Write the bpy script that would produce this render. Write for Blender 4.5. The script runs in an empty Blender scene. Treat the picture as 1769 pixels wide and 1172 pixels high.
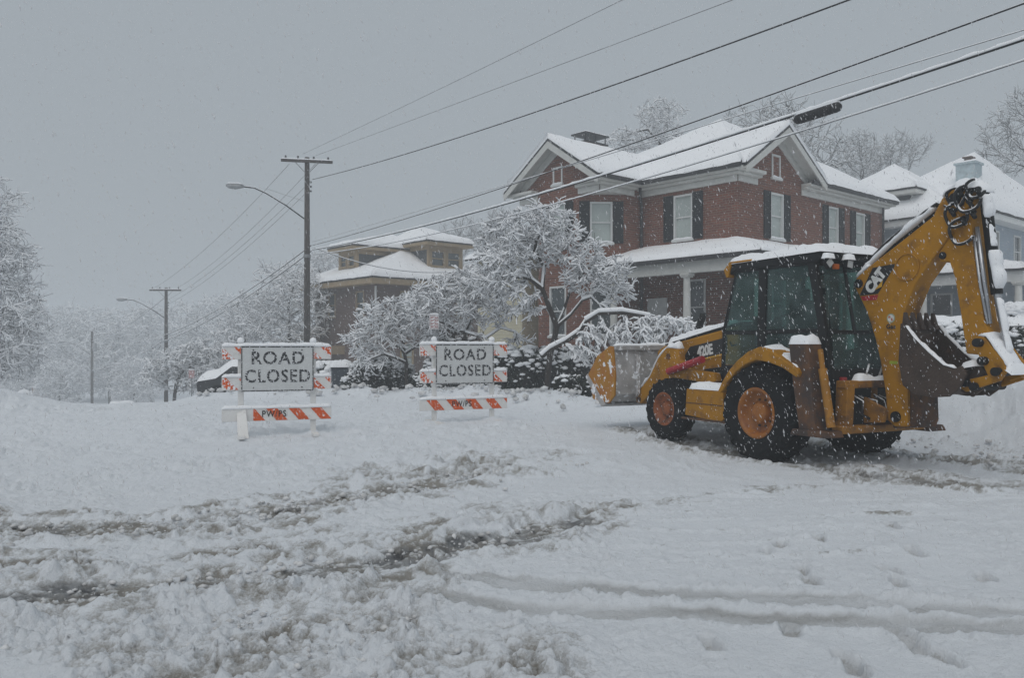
import bpy, bmesh, math, random
import numpy as np
from mathutils import Vector, Matrix, noise as mnoise, kdtree

# ------------------------------------------------------------------ camera, sky, light
scene = bpy.context.scene
R = math.radians
FPX, HOR, CAMZ = 1420.0, 600.0, 1.58          # focal length and horizon of the photograph (in its own pixels)
cam = bpy.data.cameras.new('camera')
cam_o = bpy.data.objects.new('camera', cam)
scene.collection.objects.link(cam_o)
cam_o.location = (0, 0, CAMZ)
cam_o.rotation_euler = (R(90), 0, 0)
cam.sensor_width = 36.0
cam.lens = 36.0 * FPX / 1769.0
cam.shift_y = 14.0 / 1769.0
cam.clip_start, cam.clip_end = 0.05, 3000
scene.camera = cam_o

SUN_EL, SUN_AZ = R(55), R(200)
world = bpy.data.worlds.new('World')
scene.world = world
world.use_nodes = True
wn, wl = world.node_tree.nodes, world.node_tree.links
wn.clear()
sky = wn.new('ShaderNodeTexSky')
sky.sky_type = 'NISHITA'
sky.sun_disc = False
sky.sun_elevation, sky.sun_rotation = SUN_EL, SUN_AZ
sky.air_density, sky.dust_density = 1.5, 6.0
ovc = wn.new('ShaderNodeMix'); ovc.data_type = 'RGBA'       # cloud deck: even grey over the clear-sky colours
ovc.inputs['Factor'].default_value = 0.97
wl.new(sky.outputs[0], ovc.inputs['A'])
ovc.inputs['B'].default_value = (3.52, 3.91, 4.26, 1)
bg = wn.new('ShaderNodeBackground'); bg.inputs['Strength'].default_value = 0.10
wo = wn.new('ShaderNodeOutputWorld')
wl.new(ovc.outputs['Result'], bg.inputs['Color']); wl.new(bg.outputs[0], wo.inputs['Surface'])

sun = bpy.data.lights.new('sun', 'SUN')
sun.energy, sun.angle, sun.color = 1.0, R(60), (1.0, 0.97, 0.94)
sun_o = bpy.data.objects.new('sun', sun)
scene.collection.objects.link(sun_o)
sun_o.rotation_euler = (R(90) - SUN_EL, 0, R(180) - SUN_AZ)
sun_o.location = (0, 0, 60)

scene.view_settings.view_transform = 'Standard'
scene.view_settings.look = 'None'
scene.view_settings.exposure = 0.0
scene.view_settings.gamma = 1.0
scene.view_settings.use_curve_mapping = False
scene.render.engine = 'CYCLES'
cy = scene.cycles
cy.max_bounces, cy.diffuse_bounces, cy.glossy_bounces, cy.transmission_bounces = 6, 3, 3, 6
cy.transparent_max_bounces, cy.volume_bounces = 12, 3
cy.use_denoising = True
cy.use_adaptive_sampling = True
cy.adaptive_threshold = 0.02
cy.caustics_reflective = cy.caustics_refractive = False

# ------------------------------------------------------------------ helpers
COL = scene.collection
rng = np.random.default_rng(11)
rnd = random.Random(5)

def px(u, v, Y):
    """point of the place seen at pixel (u, v) of the photograph at depth Y"""
    return Vector(((u - 884.5) / FPX * Y, Y, CAMZ - (v - HOR) / FPX * Y))

def gp(u, v, z=0.0):
    Y = (CAMZ - z) * FPX / (v - HOR)
    return ((u - 884.5) / FPX * Y, Y)

class MB:
    def __init__(s): s.v, s.f, s.uv = [], [], None
    def add(s, vs, fs, M=None):
        n = len(s.v)
        s.v += [tuple(M @ Vector(p)) if M is not None else tuple(p) for p in vs]
        s.f += [tuple(i + n for i in f) for f in fs]
        return s
    def box(s, c, d, M=None):
        x, y, z = c; a, b, e = d[0] / 2, d[1] / 2, d[2] / 2
        vs = [(x + i * a, y + j * b, z + k * e) for k in (-1, 1) for j in (-1, 1) for i in (-1, 1)]
        return s.add(vs, [(0, 2, 3, 1), (4, 5, 7, 6), (0, 1, 5, 4), (2, 6, 7, 3), (0, 4, 6, 2), (1, 3, 7, 5)], M)
    def prism(s, poly, x0, x1, M=None):
        """profile of (y, z) points pushed from x0 to x1"""
        n = len(poly)
        ar = sum(poly[i][0] * poly[(i + 1) % n][1] - poly[(i + 1) % n][0] * poly[i][1] for i in range(n))
        if ar < 0: poly = poly[::-1]
        vs = [(x0, a, b) for a, b in poly] + [(x1, a, b) for a, b in poly]
        fs = [tuple(range(n - 1, -1, -1)), tuple(range(n, 2 * n))]
        fs += [(i, (i + 1) % n, n + (i + 1) % n, n + i) for i in range(n)]
        return s.add(vs, fs, M)
    def slab(s, poly3, off):
        """polygon of 3d points pushed by vector off"""
        n = len(poly3); o = Vector(off)
        P = [Vector(p) for p in poly3]
        nn = Vector((0, 0, 0))
        for i in range(n): nn += P[i].cross(P[(i + 1) % n])
        if nn.dot(o) < 0: P = P[::-1]
        vs = P + [p + o for p in P]
        fs = [tuple(range(n - 1, -1, -1)), tuple(range(n, 2 * n))]
        fs += [(i, (i + 1) % n, n + (i + 1) % n, n + i) for i in range(n)]
        return s.add(vs, fs)
    def tube(s, path, r, n=10, caps=True, M=None):
        P = [Vector(p) for p in path]
        rs = r if isinstance(r, (list, tuple)) else [r] * len(P)
        vs, fs = [], []
        ref = None
        for i, p in enumerate(P):
            d = (P[min(i + 1, len(P) - 1)] - P[max(i - 1, 0)]).normalized()
            if ref is None:
                ref = Vector((0, 0, 1)) if abs(d.z) < .9 else Vector((1, 0, 0))
            a = (ref - d * ref.dot(d)).normalized(); b = d.cross(a); ref = a
            for k in range(n):
                t = 2 * math.pi * k / n
                vs.append(p + (a * math.cos(t) + b * math.sin(t)) * rs[i])
        for i in range(len(P) - 1):
            for k in range(n):
                q = (k + 1) % n
                fs.append((i * n + k, i * n + q, (i + 1) * n + q, (i + 1) * n + k))
        if caps:
            fs.append(tuple(range(n - 1, -1, -1))); m = (len(P) - 1) * n
            fs.append(tuple(range(m, m + n)))
        return s.add(vs, fs, M)
    def lathe(s, prof, n=32, M=None):
        """profile of (x, radius) turned round the x axis"""
        vs, fs = [], []
        for x, r in prof:
            for k in range(n):
                t = 2 * math.pi * k / n
                vs.append((x, r * math.cos(t), r * math.sin(t)))
        for i in range(len(prof) - 1):
            for k in range(n):
                q = (k + 1) % n
                fs.append((i * n + k, (i + 1) * n + k, (i + 1) * n + q, i * n + q))
        return s.add(vs, fs, M)
    def quad(s, a, b, c, d): return s.add([a, b, c, d], [(0, 1, 2, 3)])

def raw_mesh(name, V, F, smooth=False):
    me = bpy.data.meshes.new(name)
    if isinstance(V, np.ndarray):
        k = F.shape[1]
        me.vertices.add(len(V)); me.vertices.foreach_set('co', V.astype(np.float32).ravel())
        me.loops.add(F.size); me.loops.foreach_set('vertex_index', F.astype(np.int32).ravel())
        me.polygons.add(len(F)); me.polygons.foreach_set('loop_start', np.arange(0, F.size, k, dtype=np.int32))
        me.polygons.foreach_set('loop_total', np.full(len(F), k, dtype=np.int32))
        me.update(calc_edges=True)
    else:
        me.from_pydata(V, [], F)
    if smooth: me.polygons.foreach_set('use_smooth', [True] * len(me.polygons))
    me.update()
    return me

def obj(name, src, mat, parent=None, smooth=False, bevel=0.0, seg=2, loc=None):
    if isinstance(src, MB):
        me = raw_mesh(name, src.v, src.f, smooth)
        if src.uv:
            ul = me.uv_layers.new(name='UVMap')
            for i, l in enumerate(me.loops): ul.data[i].uv = src.uv[l.vertex_index]
    else: me = src
    if mat is not None and not me.materials: me.materials.append(mat)
    o = bpy.data.objects.new(name, me)
    COL.objects.link(o)
    if parent: o.parent = parent
    if loc is not None: o.location = loc
    if bevel:
        b = o.modifiers.new('bevel', 'BEVEL'); b.width, b.segments, b.limit_method, b.angle_limit = bevel, seg, 'ANGLE', R(35)
        for p in me.polygons: p.use_smooth = True
        wn_ = o.modifiers.new('wn', 'WEIGHTED_NORMAL'); wn_.keep_sharp = True
    return o

def tag(o, label=None, cat=None, group=None, kind=None):
    for k, v in (('label', label), ('category', cat), ('group', group), ('kind', kind)):
        if v: o[k] = v
    return o

def thing(name, label, cat, loc=(0, 0, 0), rz=0.0, group=None):
    o = bpy.data.objects.new(name, None); COL.objects.link(o)
    o.location = loc; o.rotation_euler = (0, 0, rz); o.empty_display_size = .3
    return tag(o, label, cat, group)

def copy_tree(o, parent=None):
    c = o.copy(); COL.objects.link(c); c.parent = parent
    for ch in list(o.children): copy_tree(ch, c)
    return c

def N(p, s=1.0): return mnoise.noise(Vector(p) * s)

def snow_pad(p00, p10, p11, p01, t, nx=12, ny=8, rnd_=.08, rough=.25, mb=None, off=0.0, seed=0.0):
    """pillow of settled snow over a four-cornered surface"""
    mb = mb or MB()
    P = [Vector(p) for p in (p00, p10, p11, p01)]
    Lx, Ly = (P[1] - P[0]).length, (P[3] - P[0]).length
    vs, fs = [], []
    for j in range(ny + 1):
        for i in range(nx + 1):
            a, b = i / nx, j / ny
            p = P[0] * (1 - a) * (1 - b) + P[1] * a * (1 - b) + P[2] * a * b + P[3] * (1 - a) * b
            e = min(min(a, 1 - a) * Lx, min(b, 1 - b) * Ly)
            k = min(1.0, e / max(rnd_, 1e-4)); k = math.sqrt(max(0, 1 - (1 - k) ** 2))
            w = 1 + rough * (N(p + Vector((seed, 3, 1)), 4.5) + .6 * N(p + Vector((seed, 0, 7)), 11))
            vs.append(p + Vector((0, 0, off + t * k * w)))
            if k == 0: vs[-1] = p + Vector((0, 0, off - .004)) + Vector((N(p, 5), N(p + Vector((9, 9, 9)), 5), 0)) * .15 * rnd_
    for j in range(ny):
        for i in range(nx):
            q = j * (nx + 1) + i
            fs.append((q, q + 1, q + nx + 2, q + nx + 1))
    return mb.add(vs, fs)

def snow_ridge(path, side, w, h, mb=None, rough=.3, dens=None, seed=0.0, up=Vector((0, 0, 1))):
    """ridge of snow lying along a narrow ledge, wire or pipe"""
    mb = mb or MB()
    P = [Vector(p) for p in path]
    if dens:
        Q = [P[0]]
        for a, b in zip(P, P[1:]):
            k = max(1, int((b - a).length / dens))
            Q += [a.lerp(b, (i + 1) / k) for i in range(k)]
        P = Q
    s = Vector(side).normalized()
    cs = [(-.5, 0), (-.52, .35), (-.36, .8), (0, 1.0), (.36, .8), (.52, .35), (.5, 0)]
    vs, fs = [], []
    m = len(cs)
    for i, p in enumerate(P):
        nz = 1 + rough * (N(p + Vector((seed, 0, 0)), 5) + .7 * N(p + Vector((0, seed, 3)), 13))
        end = .35 if i in (0, len(P) - 1) else 1
        for a, b in cs:
            vs.append(p + s * a * w * (.85 + .15 * nz) * (.7 + .3 * end) + up * b * h * max(.15, nz) * end)
    for i in range(len(P) - 1):
        for k in range(m):
            q = (k + 1) % m
            fs.append((i * m + k, i * m + q, (i + 1) * m + q, (i + 1) * m + k))
    fs.append(tuple(range(m - 1, -1, -1))); b0 = (len(P) - 1) * m
    fs.append(tuple(range(b0, b0 + m)))
    return mb.add(vs, fs)

# ------------------------------------------------------------------ materials
def nodes_of(name):
    m = bpy.data.materials.new(name); m.use_nodes = True
    nt = m.node_tree; b = nt.nodes['Principled BSDF']
    return m, nt, b

def mth(nt, op, a, b=None, clamp=False):
    n = nt.nodes.new('ShaderNodeMath'); n.operation = op; n.use_clamp = clamp
    for i, x in enumerate((a, b)):
        if x is None: continue
        if isinstance(x, (int, float)): n.inputs[i].default_value = x
        else: nt.links.new(x, n.inputs[i])
    return n.outputs[0]

def ntex(nt, scale, detail=4, vec=None, rough=.55):
    n = nt.nodes.new('ShaderNodeTexNoise'); n.inputs['Scale'].default_value = scale
    n.inputs['Detail'].default_value = detail; n.inputs['Roughness'].default_value = rough
    if vec is not None: nt.links.new(vec, n.inputs['Vector'])
    return n.outputs['Fac']

def ramp(nt, x, lo, hi):
    n = nt.nodes.new('ShaderNodeMapRange'); n.clamp = True
    n.inputs['From Min'].default_value, n.inputs['From Max'].default_value = lo, hi
    nt.links.new(x, n.inputs['Value'])
    return n.outputs[0]

def mixc(nt, f, a, b):
    n = nt.nodes.new('ShaderNodeMix'); n.data_type = 'RGBA'
    for k, x in (('Factor', f), ('A', a), ('B', b)):
        if isinstance(x, (int, float)): n.inputs[k].default_value = x
        elif isinstance(x, tuple): n.inputs[k].default_value = x if len(x) == 4 else (*x, 1)
        else: nt.links.new(x, n.inputs[k])
    return n.outputs['Result']

SNOWC = (.86, .875, .90)

def mat(name, col, rough=.6, metal=0.0, var=.2, vscale=5.0, dirt=None, snow=0.0, sscale=22.0, bump=.0, bscale=40.0, upsnow=False, spec=.4, use_obj=True):
    m, nt, b = nodes_of(name)
    tc = nt.nodes.new('ShaderNodeTexCoord'); vec = tc.outputs['Object']
    c = mixc(nt, ramp(nt, ntex(nt, vscale, 5, vec), .3, .7), tuple(x * (1 - var) for x in col), tuple(min(1, x * (1 + var)) for x in col))
    if dirt:
        c = mixc(nt, ramp(nt, ntex(nt, dirt[2], 6, vec, .65), 1 - dirt[1] - .12, 1 - dirt[1] + .12), c, dirt[0])
    if snow or upsnow:
        f = ramp(nt, ntex(nt, sscale, 3, vec), .82 - snow * .5, .86 - snow * .5) if snow else None
        if upsnow:
            g = nt.nodes.new('ShaderNodeNewGeometry'); sp = nt.nodes.new('ShaderNodeSeparateXYZ')
            nt.links.new(g.outputs['Normal'], sp.inputs[0])
            u = ramp(nt, mth(nt, 'ADD', sp.outputs['Z'], mth(nt, 'MULTIPLY', mth(nt, 'SUBTRACT', ntex(nt, 14, 3, vec), .5), .9)), .35, .5)
            f = u if f is None else mth(nt, 'MAXIMUM', f, u)
        c = mixc(nt, f, c, SNOWC)
        rr = nt.nodes.new('ShaderNodeMix'); rr.data_type = 'FLOAT'
        nt.links.new(f, rr.inputs['Factor']); rr.inputs['A'].default_value = rough; rr.inputs['B'].default_value = .9
        nt.links.new(rr.outputs['Result'], b.inputs['Roughness'])
    nt.links.new(c, b.inputs['Base Color'])
    if not (snow or upsnow): b.inputs['Roughness'].default_value = rough
    b.inputs['Metallic'].default_value = metal
    b.inputs['Specular IOR Level'].default_value = spec
    if bump:
        bp = nt.nodes.new('ShaderNodeBump'); bp.inputs['Strength'].default_value = bump; bp.inputs['Distance'].default_value = .02
        nt.links.new(ntex(nt, bscale, 5, vec), bp.inputs['Height']); nt.links.new(bp.outputs[0], b.inputs['Normal'])
    return m

def snow_material():
    m, nt, b = nodes_of('snow')
    tc = nt.nodes.new('ShaderNodeTexCoord'); vec = tc.outputs['Object']
    c = mixc(nt, ntex(nt, 3, 4, vec), (.89, .905, .93), (.94, .95, .965))
    nt.links.new(c, b.inputs['Base Color'])
    b.inputs['Roughness'].default_value = .85
    b.inputs['Specular IOR Level'].default_value = .25
    bp = nt.nodes.new('ShaderNodeBump'); bp.inputs['Strength'].default_value = .4; bp.inputs['Distance'].default_value = .02
    nt.links.new(ntex(nt, 26, 6, vec, .65), bp.inputs['Height']); nt.links.new(bp.outputs[0], b.inputs['Normal'])
    return m

def brick_material(name, c1, c2, mortar):
    m, nt, b = nodes_of(name)
    uv = nt.nodes.new('ShaderNodeUVMap'); uv.uv_map = 'UVMap'
    br = nt.nodes.new('ShaderNodeTexBrick')
    nt.links.new(uv.outputs[0], br.inputs['Vector'])
    br.inputs['Color1'].default_value = (*c1, 1); br.inputs['Color2'].default_value = (*c2, 1); br.inputs['Mortar'].default_value = (*mortar, 1)
    br.inputs['Scale'].default_value = 1.0
    br.inputs['Brick Width'].default_value = .24; br.inputs['Row Height'].default_value = .085
    br.inputs['Mortar Size'].default_value = .014; br.inputs['Mortar Smooth'].default_value = .2; br.inputs['Bias'].default_value = -.1
    big = ramp(nt, ntex(nt, .9, 6, uv.outputs[0], .6), .3, .72)
    c = mixc(nt, mth(nt, 'MULTIPLY', big, .45), br.outputs['Color'], tuple(x * .55 for x in c1))
    sn = ramp(nt, ntex(nt, 5.5, 5, uv.outputs[0], .7), .64, .72)
    c = mixc(nt, mth(nt, 'MULTIPLY', sn, .12), c, (.5, .5, .52))
    nt.links.new(c, b.inputs['Base Color']); b.inputs['Roughness'].default_value = .85
    bp = nt.nodes.new('ShaderNodeBump'); bp.inputs['Strength'].default_value = .6; bp.inputs['Distance'].default_value = .012; bp.invert = True
    nt.links.new(br.outputs['Fac'], bp.inputs['Height']); nt.links.new(bp.outputs[0], b.inputs['Normal'])
    return m

def siding_material(name, col, row=.13):
    m, nt, b = nodes_of(name)
    uv = nt.nodes.new('ShaderNodeUVMap'); uv.uv_map = 'UVMap'
    sp = nt.nodes.new('ShaderNodeSeparateXYZ'); nt.links.new(uv.outputs[0], sp.inputs[0])
    fr = mth(nt, 'FRACT', mth(nt, 'DIVIDE', sp.outputs['Y'], row))
    c = mixc(nt, ramp(nt, ntex(nt, 1.2, 5, uv.outputs[0]), .3, .7), tuple(x * .85 for x in col), col)
    c = mixc(nt, ramp(nt, fr, .12, .0), c, tuple(x * .6 for x in col))
    nt.links.new(c, b.inputs['Base Color']); b.inputs['Roughness'].default_value = .7
    bp = nt.nodes.new('ShaderNodeBump'); bp.inputs['Strength'].default_value = .8; bp.inputs['Distance'].default_value = .02
    nt.links.new(fr, bp.inputs['Height']); nt.links.new(bp.outputs[0], b.inputs['Normal'])
    return m

def glass_material(name, tint, alpha=.45, rough=.08):
    """cab glass: see-through, tinted, wet"""
    m, nt, b = nodes_of(name)
    out = nt.nodes['Material Output']
    tr = nt.nodes.new('ShaderNodeBsdfTransparent'); tr.inputs[0].default_value = (*tint, 1)
    b.inputs['Base Color'].default_value = (.16, .22, .22, 1); b.inputs['Roughness'].default_value = rough; b.inputs['Specular IOR Level'].default_value = .6
    mx = nt.nodes.new('ShaderNodeMixShader'); 
    tc = nt.nodes.new('ShaderNodeTexCoord')
    f = mth(nt, 'ADD', mth(nt, 'MULTIPLY', ramp(nt, ntex(nt, 3.5, 5, tc.outputs['Object']), .35, .7), .22), alpha, True)
    nt.links.new(f, mx.inputs[0]); nt.links.new(tr.outputs[0], mx.inputs[1]); nt.links.new(b.outputs[0], mx.inputs[2])
    nt.links.new(mx.outputs[0], out.inputs['Surface'])
    return m

M = {}
M['snow'] = snow_material()
M['brick'] = brick_material('red_brick', (.225, .064, .030), (.115, .034, .021), (.20, .15, .12))
M['brick2'] = brick_material('brown_brick', (.13, .07, .055), (.10, .055, .045), (.15, .13, .12))
M['white'] = mat('white_paint', (.60, .60, .57), .55, var=.08, dirt=((.42, .40, .36), .28, 2.5))
M['cream'] = siding_material('cream_siding', (.58, .54, .40))
M['blue'] = siding_material('blue_siding', (.33, .39, .45))
M['tan'] = mat('tan_paint', (.35, .26, .155), .6, var=.1, snow=.1, sscale=5)
M['black_shut'] = mat('shutter_paint', (.014, .017, .02), .5, snow=.2, sscale=24, spec=.2)
M['flash'] = mat('flashing', (.07, .085, .105), .5)
M['dark_sh'] = mat('dark_shingle', (.07, .075, .08), .8, bump=.4)
M['pane'] = mat('window_pane', (.42, .47, .45), .15, var=.14, vscale=1.2, spec=.6)
M['pane_dark'] = mat('dark_pane', (.07, .085, .09), .12, var=.3, vscale=1.5, spec=.6)
M['gutter'] = mat('gutter', (.03, .03, .033), .5)
M['trim'] = mat('trim_paint', (.66, .67, .66), .5, var=.06)
M['porchdark'] = mat('porch_floor', (.2, .2, .2), .7)
M['wood'] = mat('pole_wood', (.045, .034, .028), .85, var=.4, vscale=3, snow=.23, sscale=16, bump=.5)
M['steel'] = mat('galvanised', (.25, .26, .27), .5, metal=.3, snow=.2, sscale=30)
M['lampgrey'] = mat('lamp_housing', (.30, .31, .32), .5)
M['rubber_w'] = mat('cable', (.018, .018, .02), .6, var=.1)
M['thinwire'] = mat('frosted_wire', (.2, .2, .21), .7, var=.3, vscale=2)
M['bark'] = mat('bark', (.035, .028, .024), .9, var=.35, vscale=6, snow=.18, sscale=9, bump=.5)
M['twig'] = mat('twig', (.032, .026, .023), .9, var=.2)
M['leaf'] = mat('evergreen_leaf', (.010, .017, .010), .6, var=.4, vscale=3)
M['deadleaf'] = mat('rust_leaf', (.09, .055, .04), .7, var=.3)

# ------------------------------------------------------------------ ground
_TAB = {}
def _tab(s):
    """lattice of random values, one per seed"""
    if s not in _TAB:
        g = np.random.default_rng(1000 + s); a = g.random(65536).astype(np.float32)
        _TAB[s] = (a, np.cos(a * 6.2831853), np.sin(a * 6.2831853))
    return _TAB[s]

def _h(ix, iy, s): return _tab(s)[0][((ix & 255) << 8) | (iy & 255)]

def pnoise(x, y, s=0):
    x = np.asarray(x, np.float32); y = np.asarray(y, np.float32)
    ix, iy = np.floor(x).astype(np.int32), np.floor(y).astype(np.int32); fx, fy = x - ix, y - iy
    ux, uy = fx * fx * (3 - 2 * fx), fy * fy * (3 - 2 * fy)
    _, C, S = _tab(s)
    x0, x1, y0, y1 = (ix & 255) << 8, ((ix + 1) & 255) << 8, iy & 255, (iy + 1) & 255
    k = x0 | y0; a = C[k] * fx + S[k] * fy
    k = x1 | y0; b = C[k] * (fx - 1) + S[k] * fy
    k = x0 | y1; c = C[k] * fx + S[k] * (fy - 1)
    k = x1 | y1; d = C[k] * (fx - 1) + S[k] * (fy - 1)
    return (a + (b - a) * ux) * (1 - uy) + (c + (d - c) * ux) * uy

def fbm(x, y, s=0, o=4):
    r = 0; a = 1; t = 0
    for k in range(o):
        r = r + a * pnoise(x * 2 ** k + 17.3 * k, y * 2 ** k - 9.1 * k, s + k); t += a; a *= .5
    return r / t

def worley(x, y, s=0):
    x = np.asarray(x, np.float32); y = np.asarray(y, np.float32)
    ix, iy = np.floor(x).astype(np.int32), np.floor(y).astype(np.int32); best = np.full(x.shape, 9.0, np.float32)
    hh = np.zeros(x.shape, np.float32)
    for dx in (-1, 0, 1):
        for dy in (-1, 0, 1):
            cx, cy_ = ix + dx, iy + dy
            d = (cx + _h(cx, cy_, s) - x) ** 2 + (cy_ + _h(cx, cy_, s + 7) - y) ** 2
            m = d < best
            best = np.where(m, d, best); hh = np.where(m, _h(cx, cy_, s + 13), hh)
    return np.sqrt(best), hh

def sst(a, b, x):
    t = np.clip((x - a) / (b - a), 0, 1); return t * t * (3 - 2 * t)

def pdist(x, y, pts):
    """distance to a polyline and position along it"""
    best = np.full(x.shape, 1e9, x.dtype); par = np.zeros(x.shape, x.dtype); L = 0
    for (ax, ay), (bx, by) in zip(pts, pts[1:]):
        dx, dy = bx - ax, by - ay; l = math.hypot(dx, dy)
        t = np.clip(((x - ax) * dx + (y - ay) * dy) / (l * l), 0, 1)
        d = np.hypot(x - ax - t * dx, y - ay - t * dy)
        m = d < best; best = np.where(m, d, best); par = np.where(m, L + t * l, par); L += l
    return best, par

def PL(*uv): return [gp(u, v) for u, v in uv]

AX = (-.656, .755); BX = (.755, .656)             # the two directions of the street grid

FEET = [(-4.02 - .56, 14.1 - .25), (-4.02 + .56, 14.1 + .2), (-.93 - .55, 16.0 - .24), (-.93 + .55, 16.0 + .24)]

def macro(x, y):
    x = np.asarray(x); y = np.asarray(y)
    sA = AX[0] * x + AX[1] * y; sB = BX[0] * x + BX[1] * y
    z = .09 * sst(11.5, 16, y)
    d = np.maximum(0, sA - 21.5)
    z = z - np.minimum(.105 * d * d / (d + 5), 8.5)
    lot = sst(13.5, 17.5, sB) * sst(33, 27, sA)
    z = z + .22 * lot * sst(10, 16, y)
    # ploughed bank on the right, then the lawn behind it
    e = x - (6.15 + (13.6 - y) * .26)
    bank = sst(-.2, 3.2, e) * sst(8.5, 11.5, y) * sst(2, 6, x)
    z = z + bank * (.86 + .22 * np.exp(-((e - 2.4) / 1.2) ** 2)) * sst(30, 16, y) 
    # mound at the far left, bank along the lot
    z = z + .55 * np.exp(-(((x + 12.9) / 1.3) ** 2 + ((y - 20.0) / 1.6) ** 2))
    for fx, fy in FEET: z = z + .05 * np.exp(-(((x - fx) ** 2 + (y - fy) ** 2) / .07))
    dd, pp = pdist(x, y, [(-9.5, 26), (-3.6, 24.6), (-.6, 22.4), (1.6, 20.3), (3.2, 19.2)])
    z = z + .26 * np.exp(-(dd / .8) ** 2) * (1 + .9 * pnoise(pp * .9, pp * 0 + 3.3, 5))
    return z

def gz(x, y): return float(macro(np.array([x]), np.array([y]))[0])

def build_ground():
    Ys = [2.3]
    while Ys[-1] < 9: Ys.append(Ys[-1] * 1.0036)
    while Ys[-1] < 42: Ys.append(Ys[-1] * 1.0072)
    while Ys[-1] < 320: Ys.append(Ys[-1] * 1.04)
    Ys = np.array(Ys)
    sc = np.linspace(-.82, .82, 720)
    so = .82 * 1.10 ** np.arange(1, 30)
    S = np.concatenate([-so[::-1], sc, so])
    Y, SS = np.meshgrid(Ys.astype(np.float32), S.astype(np.float32), indexing='ij')
    X = np.clip(SS * (Y + 1.2), -330, 330)
    # break up the rows so no grid shows
    Y = Y + 0.0
    z = macro(X, Y)
    wx = X + .35 * fbm(X * .8, Y * .8, 40, 3); wy = Y + .35 * fbm(X * .8, Y * .8, 50, 3)
    near = sst(34, 20, Y)
    n1 = fbm(X * .35, Y * .35, 1, 4); n2 = fbm(X * 1.7, Y * 1.7, 2, 4); n3 = fbm(X * 6, Y * 6, 3, 4)
    z += .10 * n1 + .045 * n2 * near
    churn = np.zeros_like(X); dirt = np.zeros_like(X); wet = np.zeros_like(X); pack = np.zeros_like(X)

    def band(pts, w, hgt=0.0, dig=0.0, ch=1.0, di=.6, we=0.0, soft=.6, ragged=.5):
        nonlocal z, churn, dirt, wet
        d, p = pdist(wx, wy, pts)
        ww = w * (1 + ragged * fbm(X * 1.3, Y * 1.3, 60 + int(w * 100), 3) * 2)
        Lp = sum(math.dist(a, b) for a, b in zip(pts, pts[1:])); tap = sst(0, .5, p) * sst(Lp, Lp - min(1.6, Lp * .4), p) * np.clip(.9 + .9 * fbm(p * 1.1, d * 0 + len(pts), 67, 2), .4, 1)
        k = sst(1, soft * .5, d / np.maximum(ww, .02)) * tap
        side = np.exp(-((d - ww * 1.05) / (ww * .4 + .03)) ** 2) * tap
        z += .42 * hgt * side * np.clip(1 + 2.2 * fbm(X * 3.1, Y * 3.1, 66, 3), 0, 2) - .55 * dig * k
        churn = np.maximum(churn, ch * np.maximum(k, side * .9)); dirt = np.maximum(dirt, di * np.maximum(k, side * .7))
        wet = np.maximum(wet, we * k)
        return k

    # upper slush rut, left edge to the middle
    band(PL((-500, 925), (0, 922), (180, 915), (330, 905), (520, 878), (690, 850), (800, 822), (900, 806), (1000, 800)), .50, .10, .05, 1, .66, .35)
    band(PL((520, 840), (700, 822), (830, 805), (960, 785), (1080, 795)), .55, .10, .0, 1, .5)
    # main wet rut
    band(PL((-500, 1075), (0, 1045), (200, 1025), (420, 1008), (560, 985), (720, 955), (880, 930), (1010, 900), (1130, 878)), .40, .08, .07, 1, .72, .7)
    band(PL((-500, 990), (0, 985), (300, 965), (560, 940), (760, 915), (930, 880), (1060, 872)), .36, .07, .02, .9, .5, .1)
    band(PL((640, 985), (860, 925), (1040, 885), (1270, 852), (1500, 830)), .08, .035, .05, .45, .5, .35)
    band(PL((560, 965), (700, 945), (950, 893), (1160, 862), (1300, 845)), .06, .03, .04, .4, .45, .2)
    # smooth tyre tracks crossing in front
    for pts, w in ((PL((560, 990), (760, 1000), (900, 1010), (1146, 1027), (1318, 1034), (1490, 1042), (1769, 1064), (2300, 1110)), .155),
                   (PL((700, 1035), (949, 1052), (1146, 1062), (1391, 1072), (1588, 1081), (1769, 1092), (2300, 1130)), .13)):
        d, p = pdist(X + .06 * fbm(X * 3, Y * 3, 70, 2), Y + .05 * fbm(X * 3, Y * 3, 71, 3), pts)
        k = sst(1, .75, d / w) * sst(-1.5, .0, X)
        z -= .016 * k; z += .014 * np.exp(-((d - w * 1.25) / .05) ** 2) * np.clip(1 + 2.5 * n3, 0, 2) * sst(-1.5, .0, X)
        pack = np.maximum(pack, k * np.clip(.62 + 1.3 * fbm(X * .9, Y * 5, 72, 3), .1, 1) * sst(-1.3, -.2, X))
        churn = np.maximum(churn, .22 * k); churn = np.maximum(churn, .6 * np.exp(-((d - w * 1.3) / .07) ** 2))
    # heap of clods in the left foreground
    bx = np.array([p[0] for p in PL((-900, 1040), (760, 1075))])
    reg = sst(6.05, 5.45, Y) * sst(.15, -.55, X - .5 * n1)
    reg2 = sst(4.9, 4.4, Y) * sst(.75, .0, X)
    reg = np.clip(np.maximum(reg, reg2) * (1 + 1.2 * n2), 0, 1)
    smooth_corner = sst(.7, .25, np.hypot((X + 2.6) / 1.0, (Y - 3.75) / .6))
    reg *= 1 - smooth_corner
    z += .035 * reg * (1 + 1.0 * n2); churn = np.maximum(churn, reg); dirt = np.maximum(dirt, .34 * reg)
    # ridges to the right of the middle
    band(PL((820, 905), (930, 892), (1040, 885), (1150, 872), (1230, 868)), .16, .07, 0, .9, .6)
    band(PL((1330, 935), (1480, 930), (1620, 935)), .2, .02, 0, .45, .2)
    # where the digger has been: slush round and behind its wheels
    band([(2.0, 15.5), (2.75, 13.2), (3.75, 11.2), (4.9, 9.6), (6.3, 8.6), (9, 8.0)], .40, .07, .03, .75, .75, .5)
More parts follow.
